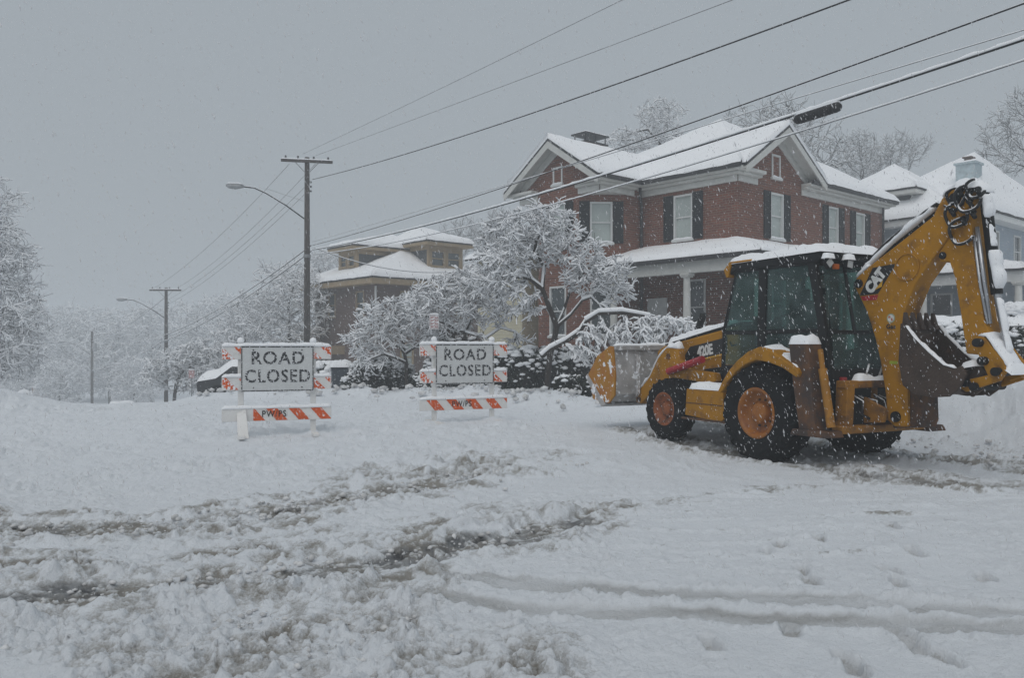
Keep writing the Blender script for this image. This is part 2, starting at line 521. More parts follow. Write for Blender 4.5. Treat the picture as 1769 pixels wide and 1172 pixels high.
    band([(3.7, 16.4), (4.5, 14.2), (5.35, 12.3), (6.3, 10.9), (8.0, 9.9), (11, 9.4)], .38, .06, .03, .75, .75, .45)
    band([(6.2, 9.9), (8.2, 8.6), (11, 7.9)], .12, .03, .02, .6, .8, .6)
    # long faint lines of the grader
    for k in range(9):
        yy = 6.2 + k * .42
        d = np.abs(Y - (yy + .10 * (X - 2) + .2 * fbm(X * .5, Y * 0, 80 + k, 2)))
        msk = sst(.3, 1.4, X) * np.clip(.5 + 1.8 * fbm(X * .7, Y * .7 + k, 90 + k, 2), 0, 1)
        z += .028 * np.exp(-(d / .045) ** 2) * msk; churn = np.maximum(churn, .40 * np.exp(-(d / .10) ** 2) * msk)
        dirt = np.maximum(dirt, .34 * np.exp(-(d / .06) ** 2) * msk)
    # light lumps on the street behind, and the banks
    lump = np.clip(.42 + 1.3 * fbm(X * .5, Y * .5, 6, 4), 0.08, .9) * sst(27, 20, Y) * sst(6.5, 8.5, Y) * sst(2.2, -.3, X); dirt = np.maximum(dirt, .08 * lump)
    churn = np.maximum(churn, lump)
    e = X - (6.15 + (13.6 - Y) * .26)
    bank = np.exp(-((e - .5) / .9) ** 2) * sst(7.5, 10, Y) * sst(22, 15, Y) * np.clip(.5 + 1.6 * n2, 0, 1)
    churn = np.maximum(churn, .8 * bank); dirt = np.maximum(dirt, .28 * bank)
    hb = sst(.2, 1.6, e) * sst(8.5, 11, Y) * sst(30, 18, Y); a7, h7 = worley(wx * 1.3, wy * 1.3, 27)
    z += hb * (.22 * fbm(X * .8, Y * .8, 37, 4) + .11 * np.sqrt(np.clip(1 - (a7 / .6) ** 2, 0, 1)) * h7 + .05 * np.abs(pnoise(X * .5 + Y * 1.1, Y * 3.2, 38)))
    churn = np.maximum(churn, hb * np.clip(.25 + 1.2 * fbm(X * .7, Y * .7, 39, 3), 0, .7))
    dd, pp = pdist(X, Y, [(-9.5, 26), (-3.6, 24.6), (-.6, 22.4), (1.6, 20.3), (3.2, 19.2)])
    churn = np.maximum(churn, .7 * np.exp(-(dd / 1.0) ** 2))
    # footprints
    fr = random.Random(3)
    prints = [(1385, 985), (1400, 1003), (1413, 935), (1540, 917), (1577, 960), (1325, 955), (1347, 945), (1535, 990), (1553, 1012),
              (1366, 1090), (1560, 1099), (1585, 1122), (1465, 1140), (1480, 1160), (1640, 905), (1700, 1000), (1230, 1118), (1630, 1140)]
    for u, v in prints:
        fx, fy = gp(u, v); a = fr.uniform(-.4, .4)
        ca, sa = math.cos(a), math.sin(a)
        dx, dy = X - fx, Y - fy
        dx = dx + .035 * fbm(X * 9, Y * 9, 34, 2); r = np.hypot((dx * ca + dy * sa) / .058, (-dx * sa + dy * ca) / .13) * (1 + .5 * n3)
        k = sst(1.1, .6, r); z -= .048 * k; z += .014 * np.exp(-((r - 1.25) / .3) ** 2)
        wet = np.maximum(wet, (.55 if (u, v) == (1230, 1118) else .14) * k * np.clip(.7 + 2 * n3, 0, 1)); dirt = np.maximum(dirt, .35 * k); pack = np.maximum(pack, .5 * k)
    churn = np.maximum(churn, np.clip(.34 + 1.1 * fbm(X * .9, Y * .9, 35, 3), 0, .75) * sst(1.6, .2, X) * sst(10.5, 9, Y)); dirt = np.maximum(dirt, .16 * sst(1.2, -.2, X) * sst(9.6, 8, Y) * np.clip(.5 + 2 * n1, 0, 1))
    crust = np.clip(.36 + 1.4 * fbm(X * 1.1, Y * 1.6, 36, 4), 0, .5) * sst(-.2, .6, X) * sst(14, 11, Y)
    churn = np.maximum(churn, .75 * crust); dirt = np.maximum(dirt, .16 * crust)
    churn *= near
    # clods: rounded lumps with sharp creases between them, from fist to crumb
    rag = np.clip(.75 + 1.3 * fbm(X * 2.4, Y * 2.4, 9, 3), .15, 1.5)
    qx, qy = X + .06 * fbm(X * 7, Y * 7, 12, 2), Y + .06 * fbm(X * 7, Y * 7, 14, 2)
    ck = churn * rag
    b1 = np.abs(pnoise(qx * 4.3, qy * 4.3, 101)); b2 = np.abs(pnoise(qx * 9.1 + 3, qy * 9.1, 102)); b3 = np.abs(pnoise(qx * 18.7, qy * 18.7 + 5, 103)); b4 = np.abs(pnoise(X * 39, Y * 39, 104))
    a2, h2 = worley(qx * 8.5, qy * 8.5, 22); a3, h3 = worley(qx * 19.0, qy * 19.0, 23)
    l2 = np.sqrt(np.clip(1 - (a2 / .62) ** 2, 0, 1)) * sst(.45, .95, h2); l3 = np.sqrt(np.clip(1 - (a3 / .7) ** 2, 0, 1)) * sst(.3, 1, h3)
    lump_h = .034 * b1 + .060 * b2 + .062 * b3 + .034 * b4 + .046 * l2 + .040 * l3
    b0 = np.abs(pnoise(wx * 2.1, wy * 2.1, 105)) + .6 * np.abs(pnoise(wx * 4.0 + 7, wy * 4.0, 106))
    a6, h6 = worley(wx * 2.6, wy * 3.2, 26); l6 = np.sqrt(np.clip(1 - (a6 / .5) ** 2, 0, 1)) * sst(.55, .95, h6)
    z += .065 * l6 * (lump > .2) * lump
    b5 = np.abs(pnoise(wx * 7.3, wy * 7.3, 107))
    z += churn * sst(8, 11, Y) * sst(30, 22, Y) * (.20 * b0 + .10 * b5 - .06)
    z += ck * lump_h * (1 - .65 * wet) - .028 * ck
    z += .004 * n3 * near + .0035 * b3 * near
    top = np.clip((lump_h - .028) / .05, 0, 1)                    # clean tops, soiled creases
    dirt = np.clip(dirt * (.45 + 2.0 * np.clip(fbm(X * 1.9, Y * 1.9, 31, 4) + .22, 0, 1)) * (1.35 - .95 * top), 0, 1)
    wet = np.clip(wet * (1 - .8 * np.clip(ck * top * 1.3, 0, 1)) * (.35 + 1.9 * np.clip(fbm(X * 2.6, Y * 2.6, 33, 4) + .25, 0, 1)), 0, 1)
    nr, nc = X.shape
    V = np.stack([X, Y, z], -1).reshape(-1, 3)
    idx = np.arange(nr * nc).reshape(nr, nc)
    F = np.stack([idx[:-1, :-1], idx[:-1, 1:], idx[1:, 1:], idx[1:, :-1]], -1).reshape(-1, 4)
    # the ground behind the viewer
    back = V[:nc].copy(); back[:, 1] = -45; back[:, 0] *= 4; back[:, 2] = 0
    b0 = len(V); V = np.concatenate([V, back])
    i = np.arange(nc - 1)
    F = np.concatenate([F, np.stack([b0 + i, b0 + i + 1, i + 1, i], -1)])
    me = raw_mesh('ground', V, F, True)
    for nm, arr in (('dirt', dirt), ('wet', wet), ('pack', pack)):
        at = me.attributes.new(nm, 'FLOAT', 'POINT')
        at.data.foreach_set('value', np.concatenate([arr.ravel(), np.zeros(nc)]).astype(np.float32))
    return me

def ground_material():
    m, nt, b = nodes_of('snowy_ground')
    def att(n):
        a = nt.nodes.new('ShaderNodeAttribute'); a.attribute_name = n; return a.outputs['Fac']
    tc = nt.nodes.new('ShaderNodeTexCoord'); vec = tc.outputs['Object']
    fine = ntex(nt, 38, 6, vec, .7); mid = ntex(nt, 7, 5, vec, .6)
    base = mixc(nt, mid, (.75, .785, .825), (.84, .865, .895))
    crumb = mth(nt, 'ADD', mth(nt, 'MULTIPLY', ntex(nt, 70, 4, vec, .7), .55), mth(nt, 'MULTIPLY', ntex(nt, 17, 5, vec, .65), .45))
    d = mth(nt, 'ADD', mth(nt, 'MULTIPLY', att('dirt'), 1.15), mth(nt, 'MULTIPLY', mth(nt, 'SUBTRACT', crumb, .5), 1.6), True)
    d = mth(nt, 'MULTIPLY', d, ramp(nt, att('dirt'), .02, .25))
    slush = mixc(nt, mid, (.23, .215, .19), (.37, .355, .325))
    c = mixc(nt, ramp(nt, d, .18, .72), base, slush)
    c = mixc(nt, mth(nt, 'MULTIPLY', att('pack'), mth(nt, 'ADD', .62, mth(nt, 'MULTIPLY', mid, .5)), True), c, mixc(nt, ramp(nt, fine, .3, .7), (.34, .34, .335), (.47, .47, .46)))
    w = ramp(nt, mth(nt, 'MULTIPLY', att('wet'), mth(nt, 'ADD', .5, fine)), .18, .62)
    wetc = mixc(nt, ramp(nt, ntex(nt, 5, 6, vec, .7), .38, .62), (.07, .072, .075), (.33, .34, .35))
    c = mixc(nt, w, c, wetc)
    nt.links.new(c, b.inputs['Base Color'])
    rr = nt.nodes.new('ShaderNodeMix'); rr.data_type = 'FLOAT'
    nt.links.new(w, rr.inputs['Factor']); rr.inputs['A'].default_value = .85; rr.inputs['B'].default_value = .38
    nt.links.new(rr.outputs['Result'], b.inputs['Roughness'])
    b.inputs['Specular IOR Level'].default_value = .25
    bp = nt.nodes.new('ShaderNodeBump'); bp.inputs['Strength'].default_value = .8; bp.inputs['Distance'].default_value = .024
    h = mth(nt, 'ADD', mth(nt, 'MULTIPLY', ntex(nt, 15, 8, vec, .72), 1.2), mth(nt, 'MULTIPLY', ntex(nt, 60, 5, vec, .65), .5))
    nt.links.new(h, bp.inputs['Height']); nt.links.new(bp.outputs[0], b.inputs['Normal'])
    return m

M['ground'] = ground_material()
ground = tag(obj('ground', build_ground(), M['ground']), 'snow covered street and yards with slushy wheel ruts', 'ground', kind='structure')

# ------------------------------------------------------------------ many small shapes at once
def tubes_np(p0, p1, r0, r1, n=3):
    d = p1 - p0; L = np.linalg.norm(d, axis=1, keepdims=True); d = d / np.maximum(L, 1e-6)
    ref = np.where(np.abs(d[:, 2:3]) < .9, np.array([[0, 0, 1.0]]), np.array([[1.0, 0, 0]]))
    a = np.cross(ref, d); a /= np.maximum(np.linalg.norm(a, axis=1, keepdims=True), 1e-6); b = np.cross(d, a)
    m = len(p0); V = np.empty((m, 2 * n, 3))
    for k in range(n):
        t = 2 * math.pi * k / n + .5
        o = a * math.cos(t) + b * math.sin(t)
        V[:, k] = p0 + o * r0[:, None]; V[:, n + k] = p1 + o * r1[:, None]
    base = (np.arange(m) * 2 * n)[:, None]
    F = np.stack([np.stack([base[:, 0] + k, base[:, 0] + (k + 1) % n, base[:, 0] + n + (k + 1) % n, base[:, 0] + n + k], -1) for k in range(n)], 1)
    return V.reshape(-1, 3), F.reshape(-1, 4)

def _ico():
    bm = bmesh.new(); bmesh.ops.create_icosphere(bm, subdivisions=1, radius=1)
    V = np.array([v.co[:] for v in bm.verts]); F = np.array([[v.index for v in f.verts] for f in bm.faces]); bm.free()
    return V, F
ICO_V, ICO_F = _ico()

def blobs_np(c, s, g, jit=.25):
    """rounded lumps at c with half sizes s (n x 3)"""
    n = len(c)
    V = ICO_V[None] * (1 + jit * g.uniform(-1, 1, (n, len(ICO_V), 1)))
    V = V * s[:, None, :] + c[:, None, :]
    F = ICO_F[None] + (np.arange(n) * len(ICO_V))[:, None, None]
    return V.reshape(-1, 3), F.reshape(-1, 3)

def quads_np(c, size, g, flat=.0):
    """leaf sized faces turned at random"""
    n = len(c)
    a = g.normal(size=(n, 3)); a[:, 2] *= 1 - flat; a /= np.linalg.norm(a, axis=1, keepdims=True)
    b = np.cross(a, g.normal(size=(n, 3))); b /= np.linalg.norm(b, axis=1, keepdims=True)
    w = size[:, None] * .5; l = size[:, None]
    V = np.stack([c - a * l, c + b * w, c + a * l, c - b * w], 1)
    return V.reshape(-1, 3), np.arange(4 * n).reshape(n, 4)

# clods thrown up by the wheels, too many to count
def clods():
    g = np.random.default_rng(4)
    C, S = [], []
    def strip(pts, w, n, smin, smax, zl):
        p = np.array(pts); L = np.linalg.norm(np.diff(p, axis=0), axis=1); cum = np.concatenate([[0], np.cumsum(L)])
        t = g.uniform(0, cum[-1], n)
        x = np.interp(t, cum, p[:, 0]) + g.normal(0, w, n); y = np.interp(t, cum, p[:, 1]) + g.normal(0, w, n)
        s = smin + (smax - smin) * g.random(n) ** 3
        C.append(np.stack([x, y, macro(x, y) + .03 + s * .2 + zl], -1)); S.append(np.stack([s * g.uniform(.8, 1.4, n), s * g.uniform(.8, 1.4, n), s * g.uniform(.6, .95, n)], -1))
    strip(PL((-300, 1110), (300, 1105), (740, 1090)), .30, 500, .006, .024, -.01)
    strip(PL((0, 925), (330, 905), (690, 850), (900, 806), (1000, 800)), .30, 450, .008, .035, -.01)
    strip(PL((0, 1045), (420, 1008), (720, 955), (1010, 900)), .34, 400, .006, .028, -.02)
    strip([(-9.5, 26), (-3.6, 24.6), (-.6, 22.4), (1.6, 20.3), (3.2, 19.2)], .5, 260, .03, .11, .06)
    strip([(6.4, 13), (6.8, 11), (8.5, 9.8)], .4, 160, .012, .05, .0)
    C, S = np.concatenate(C), np.concatenate(S)
    V, F = blobs_np(C, S, g, .28)
    return raw_mesh('snow_clods', V, F, True)
M['slush'] = mat('slushy_snow', (.60, .60, .60), .8, var=.3, vscale=6)
tag(obj('snow_clods', clods(), M['slush']), 'loose clods of snow thrown up along the wheel ruts', 'snow clods', kind='stuff')

# ------------------------------------------------------------------ houses
UP = Vector((0, 0, 1))

class Wall:
    """a flat wall: origin, direction along it, outward normal"""
    def __init__(s, O, D, Nn): s.O, s.D, s.N = Vector(O), Vector(D).normalized(), Vector(Nn).normalized()
    def p(s, a, z, d=0.0): return s.O + s.D * a + UP * z + s.N * d
    def box(s, mb, a0, a1, z0, z1, d0, d1):
        vs = [s.p(a, z, d) for z in (z0, z1) for d in (d0, d1) for a in (a0, a1)]
        return mb.add(vs, [(0, 2, 3, 1), (4, 5, 7, 6), (0, 1, 5, 4), (2, 6, 7, 3), (0, 4, 6, 2), (1, 3, 7, 5)])
    def panel(s, W, z0, z1, holes, mb=None, rev=.12):
        mb = mb or MB()
        if mb.uv is None: mb.uv = []
        xs = sorted({0.0, W, *[h[0] for h in holes], *[h[1] for h in holes]})
        zs = sorted({z0, z1, *[h[2] for h in holes], *[h[3] for h in holes]})
        for i in range(len(xs) - 1):
            for j in range(len(zs) - 1):
                cx, cz = (xs[i] + xs[i + 1]) / 2, (zs[j] + zs[j + 1]) / 2
                if any(h[0] < cx < h[1] and h[2] < cz < h[3] for h in holes): continue
                q = [(xs[i], zs[j]), (xs[i + 1], zs[j]), (xs[i + 1], zs[j + 1]), (xs[i], zs[j + 1])]
                mb.quad(*[s.p(a, z) for a, z in q]); mb.uv += q
        for h in holes:
            for (a, z), (b, y) in (((h[0], h[2]), (h[0], h[3])), ((h[1], h[2]), (h[1], h[3])), ((h[0], h[2]), (h[1], h[2])), ((h[0], h[3]), (h[1], h[3]))):
                mb.quad(s.p(a, z), s.p(b, y), s.p(b, y, -rev), s.p(a, z, -rev)); mb.uv += [(a, z), (b, y), (b + .06, y + .06), (a + .06, z + .06)]
        return mb
    def tri(s, pts, mb=None):
        mb = mb or MB()
        if mb.uv is None: mb.uv = []
        mb.add([s.p(a, z) for a, z in pts], [tuple(range(len(pts)))]); mb.uv += list(pts)
        return mb

def window(parent, w, a0, a1, z0, z1, frame='trim', pane='pane', shutters=None, mull=False, snow=True):
    f = MB(); t = .07
    for b in ((a0, a0 + t, z0, z1), (a1 - t, a1, z0, z1), (a0 + t, a1 - t, z1 - t, z1), (a0 + t, a1 - t, z0, z0 + t)):
        w.box(f, *b, -.09, .03)
    zm = (z0 + z1) / 2
    w.box(f, a0 + t, a1 - t, zm - .025, zm + .025, -.085, -.02)
    if mull: w.box(f, (a0 + a1) / 2 - .02, (a0 + a1) / 2 + .02, z0 + t, zm - .026, -.084, -.03)
    w.box(f, a0 - .06, a1 + .06, z0 - .075, z0 - .002, -.02, .09)
    o = obj('window', f, M[frame], parent)
    for k, (za, zb) in enumerate(((z0 + t, zm), (zm, z1 - t))):
        p = MB(); d = -.07 + .02 * k
        w.box(p, a0 + t * .9, a1 - t * .9, za - .005 * k, zb, d - .01, d)
        obj('pane', p, M[pane], o)
    if snow:
        sp = MB(); snow_ridge([w.p(a0 - .05, z0 - .002, .045), w.p(a1 + .05, z0 - .002, .045)], w.N, .1, .07, sp, dens=.12)
        obj('sill_snow', sp, M['snow'], o, True)
    if shutters:
        sw = shutters
        for s0 in (a0 - sw - .02, a1 + .02):
            b = MB(); w.box(b, s0, s0 + sw, z0 - .02, z1 + .02, .004, .035)
            k = 0
            for (za, zb) in ((z0 + .06, zm - .05), (zm + .05, z1 - .06)):
                n = 9
                for i in range(n):                                  # tilted louvres
                    zz = za + (zb - za) * (i + .5) / n
                    vs = [w.p(s0 + .05, zz + .03, .036), w.p(s0 + sw - .05, zz + .03, .036), w.p(s0 + sw - .05, zz - .03, .06), w.p(s0 + .05, zz - .03, .06)]
                    b.quad(*vs)
            for st in (s0, s0 + sw - .05): w.box(b, st, st + .05, z0 - .02, z1 + .02, .0355, .066)
            obj('shutter', b, M['black_shut'], parent)
    return o

def roof_planes(parent, polys, thick=.08, snow=.2, mat_='gutter', name='roof', inset=.03, rough_edge=True):
    """each slope: a thin dark deck with a thick blanket of snow"""
    r = MB()
    for p in polys: r.slab(p, (0, 0, thick))
    ro = obj(name, r, M[mat_], parent)
    sm = MB()
    for q, p in enumerate(polys):
        P = [Vector(x) for x in p]
        # fine mesh of the slope so the blanket can be uneven
        if len(P) == 3: P = [P[0], P[1], P[2], P[2]]
        if len(P) == 4:
            L = max((P[1] - P[0]).length, (P[2] - P[3]).length); W = max((P[3] - P[0]).length, (P[2] - P[1]).length)
            nx, ny = max(4, int(L / .18)), max(4, int(W / .22))
            vs, fs = [], []
            for j in range(ny + 1):
                for i in range(nx + 1):
                    a, b = i / nx, j / ny
                    pt = (P[0] * (1 - a) + P[1] * a) * (1 - b) + (P[3] * (1 - a) + P[2] * a) * b
                    e0 = b * W                                  # distance from the eave
                    k = min(1, e0 / .22); k = .45 + .55 * math.sqrt(max(0, 1 - (1 - k) ** 2))
                    hh = snow * k * (1 + .16 * N(pt, 1.1) + .12 * N(pt, 3.1))
                    vs.append(pt + UP * (thick + hh))
            m = len(vs)
            for i in range(nx + 1):                             # soft drooping lip
                a = i / nx; pt = P[0] * (1 - a) + P[1] * a
                outw = (P[0] - P[3]); outw.z = 0; outw = outw.normalized() if outw.length > 0 else Vector((0, 0, 0))
                vs.append(pt + outw * (.05 + .05 * N(pt, 2.3)) + UP * (thick - .01 + .03 * N(pt, 2.0)))
            for j in range(ny):
                for i in range(nx):
                    q0 = j * (nx + 1) + i; fs.append((q0, q0 + 1, q0 + nx + 2, q0 + nx + 1))
            for i in range(nx): fs.append((m + i, m + i + 1, i + 1, i))
            # ends
            for side in (0, nx):
                col = [j * (nx + 1) + side for j in range(ny + 1)]
                b0 = len(vs)
                for j in range(ny + 1):
                    a, b = side / nx, j / ny
                    vs.append((P[0] * (1 - a) + P[1] * a) * (1 - b) + (P[3] * (1 - a) + P[2] * a) * b + UP * (thick - .01))
                for j in range(ny): fs.append((col[j], col[j + 1], b0 + j + 1, b0 + j))
            sm.add(vs, fs)
    obj('roof_snow', sm, M['snow'], ro, True)
    return ro

def cornice(parent, w, a0, a1, z0, z1, out=.42, ext=(0, 0), gut=True):
    h = z1 - z0
    c = MB()
    w.box(c, a0, a1, z0, z0 + h * .5, .003, .07)
    w.box(c, a0 - ext[0] * .5, a1 + ext[1] * .5, z0 + h * .5 + .001, z0 + h * .72, .003, out * .62)
    w.box(c, a0 - ext[0], a1 + ext[1], z0 + h * .72 + .001, z1, .003, out)
    o = obj('cornice', c, M['white'], parent, bevel=.015, seg=1)
    if gut:
        g = MB(); w.box(g, a0 - ext[0], a1 + ext[1], z1 - .05, z1 + .09, out + .002, out + .1)
        obj('gutter', g, M['gutter'], parent)
    return o

def column(parent, x, y, z0, z1, r=.12):
    c = MB(); c.tube([(x, y, z0 + .1), (x, y, z0 + (z1 - z0) * .4), (x, y, z1 - .14)], [r, r * .98, r * .82], 16)
    c.box((x, y, z0 + .05), (r * 2.7, r * 2.7, .099)); c.box((x, y, z1 - .04), (r * 2.6, r * 2.6, .08)); c.box((x, y, z1 - .11), (r * 2.2, r * 2.2, .058))
    return obj('porch_column', c, M['white'], parent, bevel=.01, seg=1)

HR = R(41)
# ---- the big brick house on the corner
HG = .30
house = thing('brick_house', 'large two storey red brick house with black shutters and snowy gables', 'house', (7.69, 28.0, 0), HR)
Zc, Ze = 7.25, 7.68
wR = Wall((0, 0, 0), (1, 0, 0), (0, -1, 0)); wL = Wall((0, 0, 0), (0, 1, 0), (-1, 0, 0))
hR = [(2.0, 2.87, 5.47, 7.12), (6.1, 6.9, 5.47, 7.08), (8.3, 9.1, 5.47, 7.08), (2.1, 3.0, 2.2, 4.1), (6.3, 7.2, 2.2, 4.1)]
hL = [(1.86, 2.7, 5.47, 7.1), (1.3, 2.2, 2.0, 4.0)]
obj('wall', wR.panel(10.7, HG - .6, Ze, hR), M['brick'], house)
obj('wall', wL.panel(4.25, HG - .6, Ze, hL), M['brick'], house)
for h in hR[:3]: window(house, wR, *h, shutters=.40)
for h in hR[3:]: window(house, wR, *h, pane='pane_dark')
window(house, wL, *hL[0], shutters=.42); window(house, wL, *hL[1], pane='pane_dark')
d = MB(); wL.box(d, 3.0, 3.9, 1.2, 3.4, .002, .06); dr = obj('door', d, M['trim'], house, bevel=.01)
k = MB(); wL.box(k, 3.1, 3.14, 2.2, 2.3, .061, .1); obj('handle', k, M['steel'], dr)
# far walls
bw = MB(); bw.uv = []
Wall((10.7, 0, 0), (0, 1, 0), (1, 0, 0)).panel(8.8, HG - 1.5, Ze, [], bw); Wall((0, 8.8, 0), (1, 0, 0), (0, 1, 0)).panel(10.7, HG - 1.5, Ze, [], bw)
obj('wall', bw, M['brick'], house)
# wing with canted corners
y0, y1, xf = 4.25, 8.55, -2.3
ca0, ca1 = (-1.0, y0), (xf, y0 + 1.05)
wF = Wall((xf, y0 + 1.05, 0), (0, 1, 0), (-1, 0, 0))
cd = Vector((ca1[0] - ca0[0], ca1[1] - ca0[1], 0)); cl = cd.length
wC = Wall((ca0[0], ca0[1], 0), cd, (-cd.y, cd.x, 0)); 
if wC.N.x > 0: wC.N = -wC.N
wC2 = Wall((xf, y1 - 1.05, 0), (1.3, 1.05, 0), (-1.05, 1.3, 0))
wS = Wall((-1.0, y0, 0), (1, 0, 0), (0, -1, 0))
Wf = y1 - y0 - 2.1
hF = [(Wf / 2 - .42, Wf / 2 + .42, 5.45, 7.05), (Wf / 2 - .45, Wf / 2 + .45, 2.0, 3.9)]
hC = [(cl / 2 - .42, cl / 2 + .42, 5.45, 6.98), (cl / 2 - .42, cl / 2 + .42, 2.0, 3.9)]
obj('wall', wF.panel(Wf, HG - 1, Zc + .02, hF), M['brick'], house)
obj('wall', wC.panel(cl, HG - .8, Zc + .02, hC), M['brick'], house)
obj('wall', wC2.panel(cl, HG - 1.2, Zc + .02, [(cl / 2 - .42, cl / 2 + .42, 5.45, 6.98)]), M['brick'], house)
obj('wall', wS.panel(1.0, HG - .8, Zc + .02, []), M['brick'], house)
for ww, hh in ((wF, hF), (wC, hC)):
    window(house, ww, *hh[0], shutters=.38); window(house, ww, *hh[1], pane='pane_dark')
window(house, wC2, cl / 2 - .42, cl / 2 + .42, 5.45, 6.98, shutters=.36)
# wing gable over the canted corners
ov = .42
ym = (y0 + y1) / 2; Zp = 9.22
wG = Wall((xf, y0, 0), (0, 1, 0), (-1, 0, 0)); GW = y1 - y0
gm = wG.tri([(0, Ze - .02), (GW, Ze - .02), (GW / 2, Zp - .12)])
obj('gable_wall', gm, M['brick'], house)
wGa = Wall((xf - .004, y0, 0), (0, 1, 0), (-1, 0, 0))
window(house, wGa, GW / 2 - .26, GW / 2 + .26, 7.78, 8.45, pane='pane_dark')
fill = MB(); fill.add([(xf, y0, Zc), (xf, y1, Zc), (0, y1, Zc), (0, y0, Zc)], [(0, 1, 2, 3)])
obj('soffit', fill, M['white'], house)
band = MB(); band.uv = []
wG.panel(GW, Zc + .02, Ze, [], band); Wall((xf, y0, 0), (1, 0, 0), (0, -1, 0)).panel(-xf, Zc + .02, Ze, [], band); Wall((xf, y1, 0), (1, 0, 0), (0, 1, 0)).panel(-xf, Zc + .02, Ze, [], band)
obj('frieze_wall', band, M['brick'], house)
wS2 = Wall((xf, y0, 0), (1, 0, 0), (0, -1, 0))
cornice(house, wS2, 0, -xf - .45, Zc, Ze, .40, (.42, 0))
cornice(house, wG, .0, 1.05, Zc, Ze - .003, .38, (.40, .0), gut=False)
cornice(house, wG, GW - 1.05, GW, Zc, Ze - .003, .38, (0, .40), gut=False)
cornice(house, wL, .0, y0 - .005, Zc, Ze, .42, (.42, 0))
cornice(house, wR, .0, 1.15, Zc, Ze - .003, .40, (.0, .0), gut=False)
cornice(house, wR, 4.1, 10.7, Zc, Ze - .003, .42, (.0, .42))
# roofs
e = .5
ax_, ay_, az_ = 5.35, 4.4, 11.0
x0r, x1r, y0r, y1r = -e, 10.7 + e, -e, 8.8 + e
A3 = (ax_, ay_, az_)
roof_planes(house, [[(x0r, y1r, Ze), (x0r, y0r, Ze), A3], [(4.55, y0r, Ze), (x1r, y0r, Ze), A3], [tuple(Vector((x0r, y0r, Ze)).lerp(Vector(A3), .2)), tuple(Vector((4.55, y0r, Ze)).lerp(Vector(A3), .2)), A3], [(x1r, y0r, Ze), (x1r, y1r, Ze), A3], [(x1r, y1r, Ze), (x0r, y1r, Ze), A3]])
def gable_roof(parent, axis, c, half, z0, zp, s0, s1, snow=.19):
    """axis 'x': ridge along x at y=c"""
    def P(s, w, z): return (s, c + w, z) if axis == 'x' else (c + w, s, z)
    return roof_planes(parent, [[P(s0, -half, z0), P(s1, -half, z0), P(s1, 0, zp), P(s0, 0, zp)], [P(s1, half, z0), P(s0, half, z0), P(s0, 0, zp), P(s1, 0, zp)]], snow=snow)
gable_roof(house, 'x', ym, GW / 2 + ov, Ze, Zp + .16, xf - .55, 4.2)
xm, gh = 2.37, 2.25
gable_roof(house, 'y', xm, gh + ov, Ze, Zp + .18, -.55, 4.2)
wRg = Wall((xm - gh, -.003, 0), (1, 0, 0), (0, -1, 0))
obj('gable_wall', wRg.tri([(-.1, Ze), (2 * gh + .1, Ze), (gh, Zp - .05)]), M['brick'], house)
window(house, Wall((xm - gh, -.007, 0), (1, 0, 0), (0, -1, 0)), gh - .28, gh + .28, 7.66, 8.5, pane='pane_dark')
# bargeboards with deep soffits along the gables
def barge(axis, c, half, z0, zp, front, wallp):
    mb = MB()
    for sgn in (-1, 1):
        def P(s, w, z): return (s, c + w, z) if axis == 'x' else (c + w, s, z)
        a, b = (half * sgn, z0), (0, zp)
        q = [P(front, a[0], a[1] - .03), P(front, 0, b[1] - .03), P(front, 0, b[1] - .30), P(front, a[0] * .985, a[1] - .24)]
        dv = (.06, 0, 0) if axis == 'x' else (0, .06, 0)
        mb.slab(q, dv)
        s2 = [P(front + .06, a[0], a[1] - .05), P(front + .06, 0, b[1] - .05), P(wallp, 0, b[1] - .05), P(wallp, a[0], a[1] - .05)]
        mb.slab(s2, (0, 0, -.06))
        fr = [P(wallp - .05, a[0] * .8, a[1] + (b[1] - a[1]) * .2 - .12), P(wallp - .05, 0, b[1] - .12), P(wallp - .05, 0, b[1] - .46), P(wallp - .05, a[0] * .8, a[1] + (b[1] - a[1]) * .2 - .42)]
        mb.slab(fr, (.045, 0, 0) if axis == 'x' else (0, .045, 0))
    return obj('bargeboard', mb, M['white'], house)
barge('x', ym, GW / 2 + ov, Ze, Zp + .16, xf - .56, xf)
barge('y', xm, gh + ov, Ze, Zp + .18, -.56, 0)
# chimney
ch = MB(); ch.uv = []
for O_, D_, N_, W_ in (((1.6, 8.7, 0), (1, 0, 0), (0, -1, 0), 1.35), ((1.6, 8.7, 0), (0, 1, 0), (-1, 0, 0), .75), ((2.95, 8.7, 0), (0, 1, 0), (1, 0, 0), .75), ((1.6, 9.45, 0), (1, 0, 0), (0, 1, 0), 1.35)):
    Wall(O_, D_, N_).panel(W_, 7.6, 10.5, [], ch)
co = obj('chimney', ch, M['brick'], house)
cc = MB(); cc.box((2.275, 9.075, 10.54), (1.45, .85, .07)); cc.box((2.275, 9.075, 10.91), (1.5, .9, .06))
for sx in (-.62, 0, .62):
    for sy in (-.33, .33): cc.box((2.275 + sx, 9.075 + sy, 10.73), (.035, .035, .31))
obj('chimney_cap', cc, M['gutter'], co)
obj('cap_snow', snow_pad((1.55, 8.65, 10.942), (3.0, 8.65, 10.942), (3.0, 9.5, 10.942), (1.55, 9.5, 10.942), .07), M['snow'], co, True)
# downpipes
for (x, y) in ((-.12, y0 - .12), (10.6, -.1)):
    dp = MB(); dp.tube([(x, y, .3), (x, y, 6.9), (x - .12, y - .05, 7.2), (x - .2, y - .1, 7.6)], .05, 8); obj('downpipe', dp, M['gutter'], house, True)
